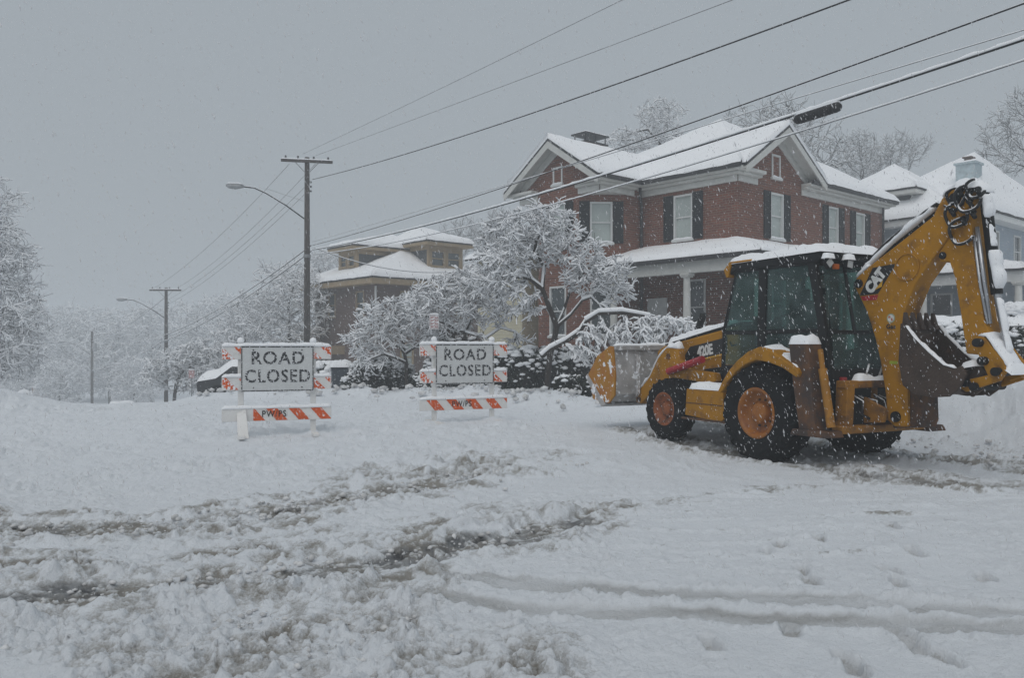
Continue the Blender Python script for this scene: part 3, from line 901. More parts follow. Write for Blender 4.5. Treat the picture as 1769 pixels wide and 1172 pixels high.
# porch wrapped round the corner
pz, pw, pe = 4.42, 5.12, 2.4
roof_planes(house, [[(-pe, y0 + .3, pz), (-pe, -pe, pz), (-.0, 0, pw), (0, y0 + .3, pw)], [(-pe, -pe, pz), (7.0, -pe, pz), (7.0, 0, pw), (0, 0, pw)]], name='porch_roof', snow=.17)
fl = MB(); fl.box((-.02 + .0, 0, 0), (0, 0, 0))
fl = MB(); wL.box(fl, -.004, y0 + .3, pw - .02, pw + .16, .003, .03); wR.box(fl, .0, 7.0, pw - .02, pw + .16, .003, .03)
obj('flashing', fl, M['flash'], house)
bm_ = MB(); bm_.box((-2.15, 1.1, pz - .22), (.24, 6.7, .40)); bm_.box((2.5, -2.15, pz - .22), (9.05, .24, .398))
bm_.box((-1.2, 1.1, pz - .02), (1.65, 6.6, .03)); bm_.box((3.0, -1.05, pz - .02), (7.6, 1.9, .03))
obj('porch_beam', bm_, M['white'], house)
pg = MB(); wL.box(pg, -pe, y0 + .3, pz - .06, pz + .085, pe + .002, pe + .09); obj('gutter', pg, M['gutter'], house)
pf = MB(); pf.box((-1.15, .9, .95), (2.3, 6.8, .3)); pf.box((3.5, -1.15, .95), (7.0, 2.28, .298)); pf.box((-1.15, .9, .3), (2.1, 6.6, .95))
obj('porch_floor', pf, M['porchdark'], house)
for cx, cy_ in ((-2.15, .5), (-2.15, 3.7), (-2.15, -2.15), (.8, -2.15), (3.6, -2.15), (6.4, -2.15)): column(house, cx, cy_, 1.1, pz - .42, .135)
# cream clapboard addition behind the wing
wX = Wall((-1.9, 8.9, 0), (0, 1, 0), (-1, 0, 0))
ad = wX.panel(2.9, -1.0, 5.3, [(1.0, 1.8, 3.2, 4.6)]); Wall((-1.9, 8.9, 0), (1, 0, 0), (0, -1, 0)).panel(3.5, -1.0, 5.3, [], ad); Wall((-1.9, 11.8, 0), (1, 0, 0), (0, 1, 0)).panel(3.5, -1.0, 5.3, [], ad)
obj('addition_wall', ad, M['cream'], house); window(house, wX, 1.0, 1.8, 3.2, 4.6, pane='pane_dark')
roof_planes(house, [[(-2.3, 12.2, 5.3), (-2.3, 8.5, 5.3), (1.6, 8.9, 6.3), (1.6, 12.2, 6.3)]], name='addition_roof')

def hip(parent, x0, x1, y0, y1, z0, apex, name='roof', snow=.2):
    return roof_planes(parent, [[(x0, y1, z0), (x0, y0, z0), apex], [(x0, y0, z0), (x1, y0, z0), apex], [(x1, y0, z0), (x1, y1, z0), apex], [(x1, y1, z0), (x0, y1, z0), apex]], name=name, snow=snow)

def boxed_eave(parent, x0, x1, y0, y1, z, h, mat_, o=.0):
    """closed eave: soffit and fascia round a block"""
    mb = MB(); mb.slab([(x0, y0, z), (x1, y0, z), (x1, y1, z), (x0, y1, z)], (0, 0, -h))
    return obj('eave', mb, M[mat_], parent)

# ---- tan dormered house down the street
h2 = thing('dormered_house', 'tan and brown brick house with hipped dormers behind the small snowy trees', 'house', (-7.6, 46.0, 0), HR)
w2L = Wall((0, 0, 0), (0, 1, 0), (-1, 0, 0)); w2R = Wall((0, 0, 0), (1, 0, 0), (0, -1, 0))
E2 = 5.15
hh2 = [(1.3, 2.2, 3.4, 4.8), (4.6, 5.5, 3.4, 4.8), (1.3, 2.2, .2, 1.8)]; hr2 = [(1.6, 2.5, 3.4, 4.8), (5.6, 6.5, 3.4, 4.8), (1.6, 2.5, .2, 1.8)]
obj('wall', w2L.panel(7.2, -3.5, E2, hh2), M['brick2'], h2); obj('wall', w2R.panel(9.2, -3.5, E2, hr2), M['brick2'], h2)
bw = MB(); bw.uv = []
Wall((9.2, 0, 0), (0, 1, 0), (1, 0, 0)).panel(7.2, -3.5, E2, [], bw); Wall((0, 7.2, 0), (1, 0, 0), (0, 1, 0)).panel(9.2, -3.5, E2, [], bw)
obj('wall', bw, M['brick2'], h2)
for h in hh2: window(h2, w2L, *h, frame='tan', pane='pane_dark')
for h in hr2: window(h2, w2R, *h, frame='tan', pane='pane')
boxed_eave(h2, -.7, 9.9, -.7, 7.9, E2 + .26, .30, 'tan')
hip(h2, -.75, 9.95, -.75, 7.95, E2 + .27, (4.6, 3.6, 7.75), snow=.24)
def dormer(parent, x0, x1, y0, y1, z0, z1, front, zap):
    """hipped dormer; front 'x' looks along -x, 'y' along -y"""
    if front == 'x':
        wf = Wall((x0, y0, 0), (0, 1, 0), (-1, 0, 0)); W = y1 - y0; sides = [Wall((x0, y0, 0), (1, 0, 0), (0, -1, 0)), Wall((x0, y1, 0), (1, 0, 0), (0, 1, 0))]; L = x1 - x0
    else:
        wf = Wall((x0, y0, 0), (1, 0, 0), (0, -1, 0)); W = x1 - x0; sides = [Wall((x0, y0, 0), (0, 1, 0), (-1, 0, 0)), Wall((x1, y0, 0), (0, 1, 0), (1, 0, 0))]; L = y1 - y0
    f = MB()
    hs = [(.16, W / 2 - .10, z0 + .12, z1 - .28), (W / 2 + .10, W - .16, z0 + .12, z1 - .28)]
    obj('dormer_wall', wf.panel(W, z0 - .9, z1, hs), M['tan'], parent)
    for h in hs: window(parent, wf, *h, frame='tan', pane='pane_dark', snow=False)
    s = MB(); s.uv = []
    for sw in sides: sw.panel(L, z0 - .9, z1, [], s)
    obj('dormer_cheek', s, M['dark_sh'], parent)
    t = MB()
    for sw in sides: sw.box(t, -.01, .16, z0 - .9, z1 - .003, .002, .03); sw.box(t, .16, L, z1 - .24, z1 - .003, .002, .03)
    obj('dormer_trim', t, M['tan'], parent)
    boxed_eave(parent, x0 - .5, x1 + .5, y0 - .5, y1 + .5, z1 + .17, .17, 'tan')
    hip(parent, x0 - .53, x1 + .53, y0 - .53, y1 + .53, z1 + .175, ((x0 + x1) / 2 + (.9 if front == 'x' else 0), (y0 + y1) / 2 + (.9 if front == 'y' else 0), zap), name='dormer_roof', snow=.24)
dormer(h2, .45, 4.6, 2.95, 5.0, 6.25, 7.35, 'x', 8.35)
dormer(h2, 3.9, 6.4, .45, 4.4, 6.3, 7.65, 'y', 8.9)
dp = MB(); dp.tube([(-.1, -.1, -1.5), (-.1, -.1, 5.0)], .06, 8); obj('downpipe', dp, M['trim'], h2)
pp = MB(); pp.box((-1.3, 5.2, 1.4), (2.6, 3.4, .5)); obj('porch_beam', pp, M['tan'], h2)
for cx, cy_ in ((-2.4, 3.7), (-2.4, 6.7)):
    c = MB(); c.box((cx, cy_, -.6), (.35, .35, 3.4)); obj('porch_column', c, M['tan'], h2)

# ---- blue house on the right
h3 = thing('blue_house', 'pale blue clapboard house with wide snowy hip roof behind the digger arm', 'house', (19.5, 34.4, 0), HR)
w3L = Wall((0, 0, 0), (0, 1, 0), (-1, 0, 0)); w3R = Wall((0, 0, 0), (1, 0, 0), (0, -1, 0))
E3 = 6.95
hs3 = [(1.0, 1.9, 5.1, 6.5), (5.0, 5.9, 5.1, 6.5), (1.0, 1.9, 2.0, 3.9)]; hr3 = [(1.5, 2.4, 5.2, 6.65), (4.2, 5.1, 5.2, 6.65), (1.6, 2.6, 2.0, 3.9), (4.2, 5.1, 2.0, 3.9)]
obj('wall', w3L.panel(9.5, -.5, E3, hs3), M['blue'], h3); obj('wall', w3R.panel(12.5, -.5, E3, hr3), M['blue'], h3)
for h in hs3: window(h3, w3L, *h, pane='pane_dark')
for h in hr3: window(h3, w3R, *h, pane='pane_dark', mull=True)
bw = MB(); bw.uv = []
Wall((12.5, 0, 0), (0, 1, 0), (1, 0, 0)).panel(9.5, -.5, E3, [], bw); Wall((0, 9.5, 0), (1, 0, 0), (0, 1, 0)).panel(12.5, -.5, E3, [], bw)
obj('wall', bw, M['blue'], h3)
boxed_eave(h3, -.55, 13.05, -.55, 10.05, E3 + .24, .26, 'trim')
hip(h3, -.6, 13.1, -.6, 6.6, E3 + .25, (6.9, 2.6, 11.0), snow=.25)
hip(h3, -.62, 7.5, .6, 10.1, E3 + .25, (3.2, 4.9, 10.2), name='rear_roof', snow=.25)
dm = MB(); dm.uv = []
Wall((.2, 2.9, 0), (0, 1, 0), (-1, 0, 0)).panel(2.6, 6.8, 8.4, [], dm); Wall((.2, 2.9, 0), (1, 0, 0), (0, -1, 0)).panel(2.5, 6.8, 8.4, [], dm); Wall((.2, 5.5, 0), (1, 0, 0), (0, 1, 0)).panel(2.5, 6.8, 8.4, [], dm)
obj('dormer_wall', dm, M['dark_sh'], h3); boxed_eave(h3, -.3, 3.0, 2.4, 6.0, 8.55, .16, 'white'); hip(h3, -.33, 3.1, 2.37, 6.03, 8.56, (1.6, 4.2, 9.5), name='dormer_roof')
c3 = MB(); c3.box((2.6, 1.3, 8.6), (.85, .8, 2.4)); c3.box((2.6, 1.3, 9.83), (.98, .93, .09)); c3o = obj('chimney', c3, mat('chimney_blue', (.42, .50, .53), .8, dirt=((.2, .2, .2), .25, 3)), h3)
cp = MB(); cp.tube([(2.6, 1.3, 9.87), (2.6, 1.3, 10.1)], [.22, .18], 10); cp.box((2.6, 1.3, 10.13), (.5, .4, .05)); obj('chimney_pot', cp, M['brick2'] if False else mat('pot', (.12, .08, .06), .9), c3o)
obj('cap_snow', snow_pad((2.1, .85, 9.875), (3.1, .85, 9.875), (3.1, 1.75, 9.875), (2.1, 1.75, 9.875), .08), M['snow'], c3o, True)
roof_planes(h3, [[(-2.5, 5.0, 4.5), (-2.5, -2.5, 4.5), (0, 0, 5.0), (0, 5.0, 5.0)], [(-2.5, -2.5, 4.5), (9.0, -2.5, 4.5), (9.0, 0, 5.0), (0, 0, 5.0)]], name='porch_roof', snow=.22)
pb = MB(); pb.box((-2.2, 1.2, 4.28), (.26, 7.2, .4)); pb.box((3.3, -2.2, 4.28), (11.2, .26, .398)); obj('porch_beam', pb, M['trim'], h3)
for cx, cy_ in ((-2.2, 4.6), (-2.2, 1.3), (-2.2, -2.2), (-.9, -2.2), (2.4, -2.2), (5.6, -2.2)): column(h3, cx, cy_, 1.2, 4.08, .15)
pf3 = MB(); pf3.box((-1.2, 1.2, .6), (2.4, 7.2, 1.2)); pf3.box((4.2, -1.2, .6), (9.4, 2.4, 1.198)); obj('porch_floor', pf3, M['porchdark'], h3)
rl = MB(); rl.box((-2.2, 1.2, 2.05), (.08, 6.6, .07)); rl.box((3.3, -2.2, 2.05), (11, .08, .07))
obj('porch_rail', rl, M['trim'], h3)
rsn = MB(); snow_ridge([(-2.2, -2.1, 2.085), (-2.2, 4.5, 2.085)], (1, 0, 0), .14, .13, rsn, dens=.2); obj('rail_snow', rsn, M['snow'], h3, True)

# ------------------------------------------------------------------ trees and shrubs
def grow(roots, lobes, n_att, step, infl, kill, seed, iters=70, grav=0.0):
    """branches grow from the root lines towards points spread through the crown's lobes"""
    g = np.random.default_rng(seed)
    att = []
    vol = np.array([l[1][0] * l[1][1] * l[1][2] for l in lobes]); vol = vol / vol.sum()
    for (c, r), v in zip(lobes, vol):
        n = max(8, int(n_att * v)); q = g.normal(size=(n, 3)); q /= np.linalg.norm(q, axis=1, keepdims=True)
        q *= g.random((n, 1)) ** (1 / 2.2)
        att.append(np.array(c) + q * np.array(r))
    att = [Vector(p) for p in np.concatenate(att)]
    nodes, par = [], []
    for line, pi in roots:
        prev = pi
        for i, p in enumerate(line):
            if i == 0 and pi is not None and pi >= 0:
                continue
            nodes.append(Vector(p)); par.append(-1 if prev is None else prev); prev = len(nodes) - 1
    for it in range(iters):
        kd = kdtree.KDTree(len(nodes))
        for i, p in enumerate(nodes): kd.insert(p, i)
        kd.balance()
        acc = {}; keep = []
        for a in att:
            co, i, d = kd.find(a)
            if d < kill: continue
            keep.append(a)
            if d < infl: acc.setdefault(i, Vector((0, 0, 0))); acc[i] += (a - co).normalized()
        att = keep
        if not acc: break
        added = 0
        for i, v in acc.items():
            if v.length < 1e-3: continue
            dvec = v.normalized() + Vector((g.normal() * .18, g.normal() * .18, g.normal() * .12 - grav))
            p = nodes[i] + dvec.normalized() * step
            nodes.append(p); par.append(i); added += 1
        if not added or len(nodes) > 5200: break
    return nodes, par

def rebase(t, p):
    """move a thing's empty to its foot, its parts staying where they are"""
    p = Vector([float(q) for q in p]); t.location = p
    for c in t.children: c.location = c.location - p
    return t

def build_tree(name, label, cat, roots, lobes, n_att=700, step=.16, infl=2.0, kill=.28, seed=1, tipr=.006, expo=2.3, maxr=.14, twigs=3, tl=(.14, .34),
               snow=.020, droop=.25, group=None, at=(0, 0, 0), leaves=0, leafmat='deadleaf', snow_cut=.0, grav=0.0):
    g = np.random.default_rng(seed + 100)
    nodes, par = grow(roots, lobes, n_att, step, infl, kill, seed, grav=grav)
    n = len(nodes); P = np.array([p[:] for p in nodes]); par = np.array(par)
    cnt = np.zeros(n); kids = np.zeros(n, int)
    for i in range(n - 1, -1, -1):
        if kids[i] == 0: cnt[i] = max(cnt[i], 1)
        if par[i] >= 0: cnt[par[i]] += cnt[i]; kids[par[i]] += 1
    rad = np.minimum(tipr * cnt ** (1 / expo), maxr)
    has = par >= 0
    p0, p1 = P[par[has]], P[has]; r1 = rad[has]; r0 = np.minimum(rad[par[has]], r1 * 1.6)
    thick = r1 > tipr * 3.2
    # twigs
    T0, T1, TR = [], [], []
    ids = np.where(has & (rad < tipr * 3.6))[0]
    for rep in range(twigs):
        b = P[ids]; d = P[ids] - P[par[ids]]; d /= np.maximum(np.linalg.norm(d, axis=1, keepdims=True), 1e-6)
        v = d * .9 + g.normal(size=(len(ids), 3)) * .58; v[:, 2] -= droop * g.random(len(ids)); v /= np.linalg.norm(v, axis=1, keepdims=True)
        L = g.uniform(tl[0], tl[1], (len(ids), 1))
        s = b - d * L * g.random((len(ids), 1)) * .5
        m = s + v * L * .55; v2 = v + g.normal(size=v.shape) * .3; v2[:, 2] -= droop * .8; v2 /= np.linalg.norm(v2, axis=1, keepdims=True)
        T0 += [s, m]; T1 += [m, m + v2 * L * .5]; TR += [np.full(len(ids), tipr * 1.1), np.full(len(ids), tipr * .9)]
    t = thing(name, label, cat, at, group=group)
    V, F = tubes_np(p0[thick], p1[thick], r0[thick], r1[thick], 7)
    obj('trunk', raw_mesh('trunk', V, F, True), M['bark'], t)
    c0 = np.concatenate([p0[~thick]] + T0); c1 = np.concatenate([p1[~thick]] + T1); cr = np.concatenate([r1[~thick]] + TR)
    V, F = tubes_np(c0, c1, cr, cr * .85, 3)
    if leaves:
        lc = c1[g.integers(0, len(c1), leaves)] + g.normal(0, .05, (leaves, 3))
    cw = obj('crown', raw_mesh('crown', V, F, True), M['twig'], t)
    if leaves:
        V, F = quads_np(lc, g.uniform(.03, .07, leaves), g); obj('leaves', raw_mesh('leaves', V, F), M[leafmat], t)
    # snow lying along every branch that is not upright
    a0 = np.concatenate([p0, c0[(~thick).sum():]]); a1 = np.concatenate([p1, c1[(~thick).sum():]]); ar = np.concatenate([r1, cr[(~thick).sum():]])
    d = a1 - a0; L = np.linalg.norm(d, axis=1); hz = np.sqrt(np.clip(1 - (d[:, 2] / np.maximum(L, 1e-6)) ** 2, 0, 1))
    keep = (hz > .42) & (g.random(len(hz)) > snow_cut)
    a0, a1, ar, hz = a0[keep], a1[keep], ar[keep], hz[keep]
    rs = (ar * .72 + snow * g.uniform(.55, 1.4, len(ar)) * np.where(ar < tipr * 1.3, .62, 1.0)) * (.45 + .55 * hz)
    up = np.array([[0, 0, 1.0]])
    o = (ar * .75 + rs * .62)[:, None] * up
    V, F = tubes_np(a0 + o - (a1 - a0) * .06, a1 + o + (a1 - a0) * .06, rs, rs * g.uniform(.75, 1.1, len(rs)), 5)
    obj('snow_load', raw_mesh('snow_load', V, F, True), M['snow'], cw)
    return rebase(t, P[0])

def W(u, v, Y, dy=0.0):
    p = px(u, v, Y); return (p.x, p.y + dy, p.z)

def lob(u, v, Y, ru, rv, rd=None, dy=0.0):
    s = Y / FPX; return (W(u, v, Y, dy), (ru * s, rd if rd else (ru + rv) / 2 * s, rv * s))

# the big ornamental tree beside the brick house, one limb bent down to the ground
Yt = 24.6
roots = [([W(943, 690, Yt), W(946, 655, Yt), W(950, 615, Yt), W(957, 588, Yt), W(962, 565, Yt)], None),
         ([None, W(948, 530, Yt, -.1), W(936, 500, Yt, -.2), W(915, 483, Yt, -.2), W(885, 478, Yt, -.3)], 4),
         ([None, W(975, 535, Yt, .2), W(985, 505, Yt, .3), W(1000, 480, Yt, .2)], 4),
         ([None, W(985, 545, Yt, -.1), W(1005, 520, Yt, -.2), W(1020, 515, Yt, -.2), W(1035, 530, Yt, -.3)], 4),
         ([None, W(940, 460, Yt, .2), W(925, 430, Yt, .2)], 6)]
def fixroots(rs):
    """turn (line, parent index) into growth lines, parents counted over the nodes made so far"""
    return rs
t1 = build_tree('ornamental_tree', 'tallest snow laden ornamental tree in front of the brick house, limb bent down', 'tree', roots,
                [lob(895, 420, Yt, 75, 62, 1.3), lob(945, 385, Yt, 55, 42, 1.0), lob(860, 480, Yt, 60, 45, 1.2), lob(1030, 470, Yt, 72, 44, 1.2), lob(985, 430, Yt, 60, 40, 1.0), lob(900, 520, Yt, 45, 40, .9), lob(1075, 500, Yt, 34, 26, .7)],
                n_att=1100, step=.13, infl=1.6, kill=.21, seed=3, twigs=4, tl=(.12, .34), snow=.029, maxr=.13, tipr=.008)
Yb = 23.0
roots_b = [([W(935, 618, Yb), W(950, 605, Yb), W(975, 592, Yb), W(1000, 575, Yb), W(1012, 556, Yb), W(1035, 542, Yb), W(1075, 540, Yb), W(1120, 548, Yb)], None)]
tb = build_tree('fallen_limb', 'thick broken limb arching over beside the loader bucket, heavy with snow', 'branch', roots_b,
                [lob(1035, 590, Yb, 48, 40, .7), lob(1090, 580, Yb, 60, 36, .8), lob(1150, 562, Yb, 62, 22, .7), lob(1195, 560, Yb, 30, 18, .5), lob(1010, 625, Yb, 20, 20, .4)],
                n_att=800, step=.12, infl=1.4, kill=.18, seed=8, twigs=3, tl=(.10, .30), snow=.034, maxr=.10, droop=1.1, grav=.3, tipr=.008)
Yt = 26.5
build_tree('spreading_tree', 'wide snowy tree rising behind the smaller road closed barricade', 'tree',
           [([W(812, 690, Yt), W(810, 640, Yt), W(806, 600, Yt), W(803, 575, Yt)], None), ([None, W(770, 560, Yt), W(745, 548, Yt), W(725, 545, Yt)], 3), ([None, W(815, 545, Yt, .3), W(830, 520, Yt, .3)], 3), ([None, W(840, 585, Yt, -.3), W(865, 568, Yt, -.3), W(890, 575, Yt, -.3)], 3)],
           [lob(775, 505, Yt, 70, 42, 1.2), lob(825, 490, Yt, 45, 36, 1.0), lob(735, 535, Yt, 45, 34, 1.0), lob(850, 540, Yt, 36, 34, .9), lob(895, 590, Yt, 26, 18, .6), lob(790, 545, Yt, 60, 28, 1.0)],
           n_att=850, step=.14, infl=1.7, kill=.24, seed=12, twigs=4, tl=(.14, .38), snow=.026, maxr=.12, tipr=.008)
Yt = 28.0
build_tree('small_street_tree', 'small snowy tree with low dark trunk between the two barricades', 'tree',
           [([W(703, 682, Yt), W(702, 655, Yt), W(702, 628, Yt), W(699, 612, Yt)], None), ([None, W(690, 600, Yt), W(678, 595, Yt), W(660, 610, Yt, -.2)], 3), ([None, W(695, 588, Yt, .2), W(690, 570, Yt, .2)], 3), ([None, W(718, 600, Yt), W(735, 585, Yt)], 3), ([None, W(684, 618, Yt, -.3), W(665, 612, Yt, -.3), W(640, 622, Yt, -.4)], 2)],
           [lob(660, 555, Yt, 55, 40, 1.1), lob(625, 590, Yt, 36, 32, .9), lob(710, 535, Yt, 45, 36, 1.0), lob(745, 570, Yt, 36, 34, .9), lob(640, 630, Yt, 40, 16, .7), lob(690, 575, Yt, 40, 30, .9)],
           n_att=850, step=.14, infl=1.7, kill=.24, seed=21, twigs=4, tl=(.14, .38), snow=.026, maxr=.11, tipr=.008)

# snow-laden trees further off; a few shapes, each tree its own
def proto(seed, hgt, lobes, n_att, trunk, snow, **k):
    return None
def far_tree(name, label, u, vb, Y, spec, seed, **k):
    """spec: trunk pixels and crown lobes in pixels at depth Y"""
    line, lobes = spec
    return build_tree(name, label, 'tree', [([W(a, b, Y) for a, b in line], None)], [lob(a, b, Y, c, d, **({'rd': r} if r else {})) for a, b, c, d, r in lobes], seed=seed, **k)
bareL = far_tree('bare_tree', 'bare snowy tree seen behind the tall utility pole', 500, 600, 50, ([(505, 690), (503, 640), (500, 590), (500, 560)], [(500, 500, 62, 60, 2.4), (455, 540, 42, 46, 2.0), (548, 520, 36, 50, 1.8), (500, 570, 70, 34, 2.2)]), 31,
         n_att=1150, step=.26, infl=3.2, kill=.36, tipr=.010, snow=.038, twigs=3, tl=(.25, .6), maxr=.22)
far_tree('bare_tree', 'smaller bare snowy tree left of the tall utility pole', 420, 600, 52, ([(428, 700), (426, 650), (424, 600)], [(425, 545, 40, 48, 1.8), (400, 590, 36, 40, 1.6), (450, 600, 36, 40, 1.6)]), 32,
         n_att=800, step=.26, infl=3.2, kill=.36, tipr=.010, snow=.038, twigs=3, tl=(.25, .55), maxr=.2)
far_tree('snowy_magnolia', 'dense rounded snowy tree beneath the second utility pole', 310, 690, 52, ([(300, 712), (302, 680), (306, 655)], [(300, 630, 50, 32, 1.8), (345, 620, 40, 36, 1.8), (270, 650, 28, 22, 1.2), (335, 660, 36, 22, 1.4), (375, 625, 25, 34, 1.4)]), 33,
         n_att=1400, step=.2, infl=2.6, kill=.27, tipr=.010, snow=.055, twigs=3, tl=(.18, .4), maxr=.18, leaves=2500, leafmat='leaf')
far_tree('roadside_tree', 'huge snow coated tree at the left edge of the street', 0, 690, 34, ([(-40, 730), (-38, 640), (-36, 560), (-34, 480), (-30, 400)], [(-40, 360, 70, 70, 2.2), (-30, 460, 90, 70, 2.4), (-20, 560, 100, 60, 2.6), (-30, 630, 90, 40, 2.4), (40, 520, 45, 36, 1.4), (30, 600, 45, 40, 1.4), (20, 420, 40, 36, 1.2)]), 34,
         n_att=2000, step=.2, infl=3.0, kill=.27, tipr=.008, snow=.028, twigs=3, tl=(.2, .55), maxr=.24, snow_cut=.1)
bareR = far_tree('bare_tree', 'tall vase shaped bare tree rising over the brick house roof', 1340, 330, 52, ([(1360, 560), (1358, 450), (1355, 380), (1352, 340)], [(1350, 230, 80, 50, 3.0), (1300, 215, 50, 40, 2.0), (1410, 250, 60, 50, 2.4), (1400, 300, 70, 36, 2.2), (1350, 190, 60, 30, 2.0)]), 35,
         n_att=760, step=.34, infl=5, kill=.5, tipr=.012, snow=.013, twigs=3, tl=(.4, .9), maxr=.25, droop=-.1, snow_cut=.35)
snowyR = far_tree('bare_tree', 'frosted round tree showing above the brick house ridge', 1140, 260, 50, ([(1150, 560), (1148, 400), (1143, 290), (1140, 250)], [(1140, 200, 44, 32, 1.8), (1080, 245, 40, 24, 1.5), (1150, 245, 45, 24, 1.6)]), 36,
         n_att=800, step=.24, infl=3.4, kill=.32, tipr=.010, snow=.026, twigs=3, tl=(.2, .5), maxr=.2)

def replant(src, name, label, u, v, Y, s, rz, su=None):
    """another tree of the same growth, its own size and turn; (u, v) marks the crown's foot"""
    o = copy_tree(src); o.name = name; tag(o, label)
    c = Vector(src['mid']) - src.location; p = px(u, v, Y)
    o.scale = (s, s, su or s); o.rotation_euler = (0, 0, rz)
    q = Matrix.Rotation(rz, 3, 'Z') @ Vector((c[0] * s, c[1] * s, 0))
    o.location = (p.x - q.x, p.y - q.y, p.z - c[2] * (su or s))
    return o
bareL['mid'] = [float(x) for x in px(503, 620, 50)]; bareR['mid'] = [float(x) for x in px(1355, 340, 52)]; snowyR['mid'] = [float(x) for x in px(1143, 270, 50)]
far = [(bareR, 'small bare tree beyond the gap between brick and blue houses', 1490, 345, 66, .85, 1.0), (bareR, 'misty bare tree right of the brick house gable', 1548, 330, 72, .8, 2.6),
       (bareR, 'bare tree cut by the right edge above the blue house', 1790, 300, 52, .9, 2.0), (bareR, 'hazy bare tree over the tan house roof', 800, 480, 66, .75, 3.3),
       (snowyR, 'snowy tree behind the tan house chimney side', 560, 500, 64, .9, 1.2), (bareR, 'thin bare tree behind the spreading tree and cream wall', 860, 450, 60, .6, 4.4),
       (bareL, 'misty snowy tree left of the third pole', 75, 710, 111, 1.91, .4), (bareL, 'misty snowy tree just behind the third pole', 190, 700, 123, 2.29, 1.7),
       (bareL, 'faint tall tree down the middle of the street', 135, 700, 150, 3.06, 2.9), (bareL, 'faint tree behind the second pole', 262, 682, 135, 2.45, 4.0),
       (bareL, 'misty tree right of the second pole', 345, 660, 117, 1.99, 5.0), (bareL, 'low misty tree at the foot of the hill', 105, 722, 100, 1.22, .9),
       (bareL, 'hazy tree between second pole and bare trees', 398, 650, 109, 1.84, 2.2), (bareL, 'dim tree crowning the far left slope', 30, 700, 138, 2.90, 3.6),
       (bareL, 'ghostly tree between third and second poles', 225, 700, 160, 3.22, 5.6), (bareL, 'low hazy tree below the second pole', 230, 715, 103, 1.22, 3.0)]
for s_, lb, u, v, Y, sc_, rz in far: replant(s_, 'distant_tree', lb, u, v, Y, sc_, rz)

def shrub(name, label, lobes, n_leaf, seed, leaf=(.04, .09), snow_n=300, snow_s=(.05, .14), mat_='leaf', cap=None, cat='shrub', patch=.55):
    """evergreen mass of small leaves with clumps of snow on its upper side; lobes are (centre, half sizes)"""
    g = np.random.default_rng(seed)
    LC, SC, SS = [], [], []
    vol = np.array([r[0] * r[1] + r[0] * r[2] for c, r in lobes]); vol = vol / vol.sum()
    for (c, r), v in zip(lobes, vol):
        n = int(n_leaf * v); q = g.normal(size=(n, 3)); q /= np.linalg.norm(q, axis=1, keepdims=True)
        q = np.sign(q) * np.abs(q) ** .8
        q *= (.72 + .34 * g.random((n, 1)) ** .7)
        LC.append(np.array(c) + q * np.array(r))
        n = int(snow_n * v); q = g.normal(size=(n, 3)); q[:, 2] = np.abs(q[:, 2]) * 1.2 - .25; q /= np.linalg.norm(q, axis=1, keepdims=True)
        q = np.sign(q) * np.abs(q) ** .8
        p = np.array(c) + q * np.array(r) * g.uniform(.92, 1.06, (n, 1))
        s = g.uniform(snow_s[0], snow_s[1], n) * (.45 + .75 * np.clip(q[:, 2], 0, 1))
        SC.append(p); SS.append(np.stack([s * g.uniform(.8, 1.5, n), s * g.uniform(.8, 1.5, n), s * .55], -1))
    c0 = np.array(lobes[0][0]); base = (c0[0], c0[1], gz(c0[0], c0[1]))
    t = thing(name, label, cat, (0, 0, 0))
    LC = np.concatenate(LC); V, F = quads_np(LC, g.uniform(leaf[0], leaf[1], len(LC)), g)
    fo = obj('foliage', raw_mesh('foliage', V, F), M[mat_], t)
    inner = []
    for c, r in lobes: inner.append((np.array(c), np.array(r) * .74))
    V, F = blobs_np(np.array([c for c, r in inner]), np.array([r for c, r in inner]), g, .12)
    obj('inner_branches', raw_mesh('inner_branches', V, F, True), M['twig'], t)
    V, F = blobs_np(np.concatenate(SC), np.concatenate(SS), g, .3)
    tag(obj('snow_load', raw_mesh('snow_load', V, F, True), M['snow'], fo), kind='stuff')
    return rebase(t, base)

def box_lobes(u0, u1, vt, vb, Y, n, depth=.5, jit=.12, seed=0):
    r_ = random.Random(seed); out = []
    for i in range(n):
        u = u0 + (u1 - u0) * (i + .5) / n
        t_ = vt + (vb - vt) * jit * r_.random()
        c = W(u, (t_ + vb) / 2, Y, r_.uniform(-.2, .2)); s = Y / FPX
        out.append((c, ((u1 - u0) / n * .75 * s, depth, (vb - t_) / 2 * s * 1.08)))
    return out
shrub('hedge', 'dark evergreen hedge under the tallest snowy tree', box_lobes(845, 1010, 598, 690, 25.8, 4, .6, seed=1), 9000, 41, snow_n=420, snow_s=(.05, .16))
shrub('yew_shrub', 'low dark evergreen shrub between the broken limb and hedge', box_lobes(965, 1050, 650, 695, 22.2, 3, .5, seed=9), 4500, 46, snow_n=120, snow_s=(.04, .12))
shrub('drooping_shrub', 'weeping evergreen shrub under the small street tree', [lob(655, 650, 29, 45, 34, .8), lob(620, 665, 29, 28, 20, .6), lob(690, 655, 29, 26, 26, .6)], 8000, 42, snow_n=700, snow_s=(.04, .13))
shrub('laurel_shrub', 'dark leafy shrub behind the smaller barricade', [lob(770, 650, 27.6, 38, 36, .7), lob(830, 640, 27.6, 40, 42, .8), lob(735, 665, 27.6, 22, 20, .5)], 8000, 43, snow_n=480, snow_s=(.05, .14))
shrub('russet_shrub', 'russet leaved shrub behind the spreading snowy tree', [lob(770, 585, 29.5, 38, 24, .7), lob(800, 600, 29.5, 36, 22, .7)], 3500, 47, snow_n=200, mat_='deadleaf')
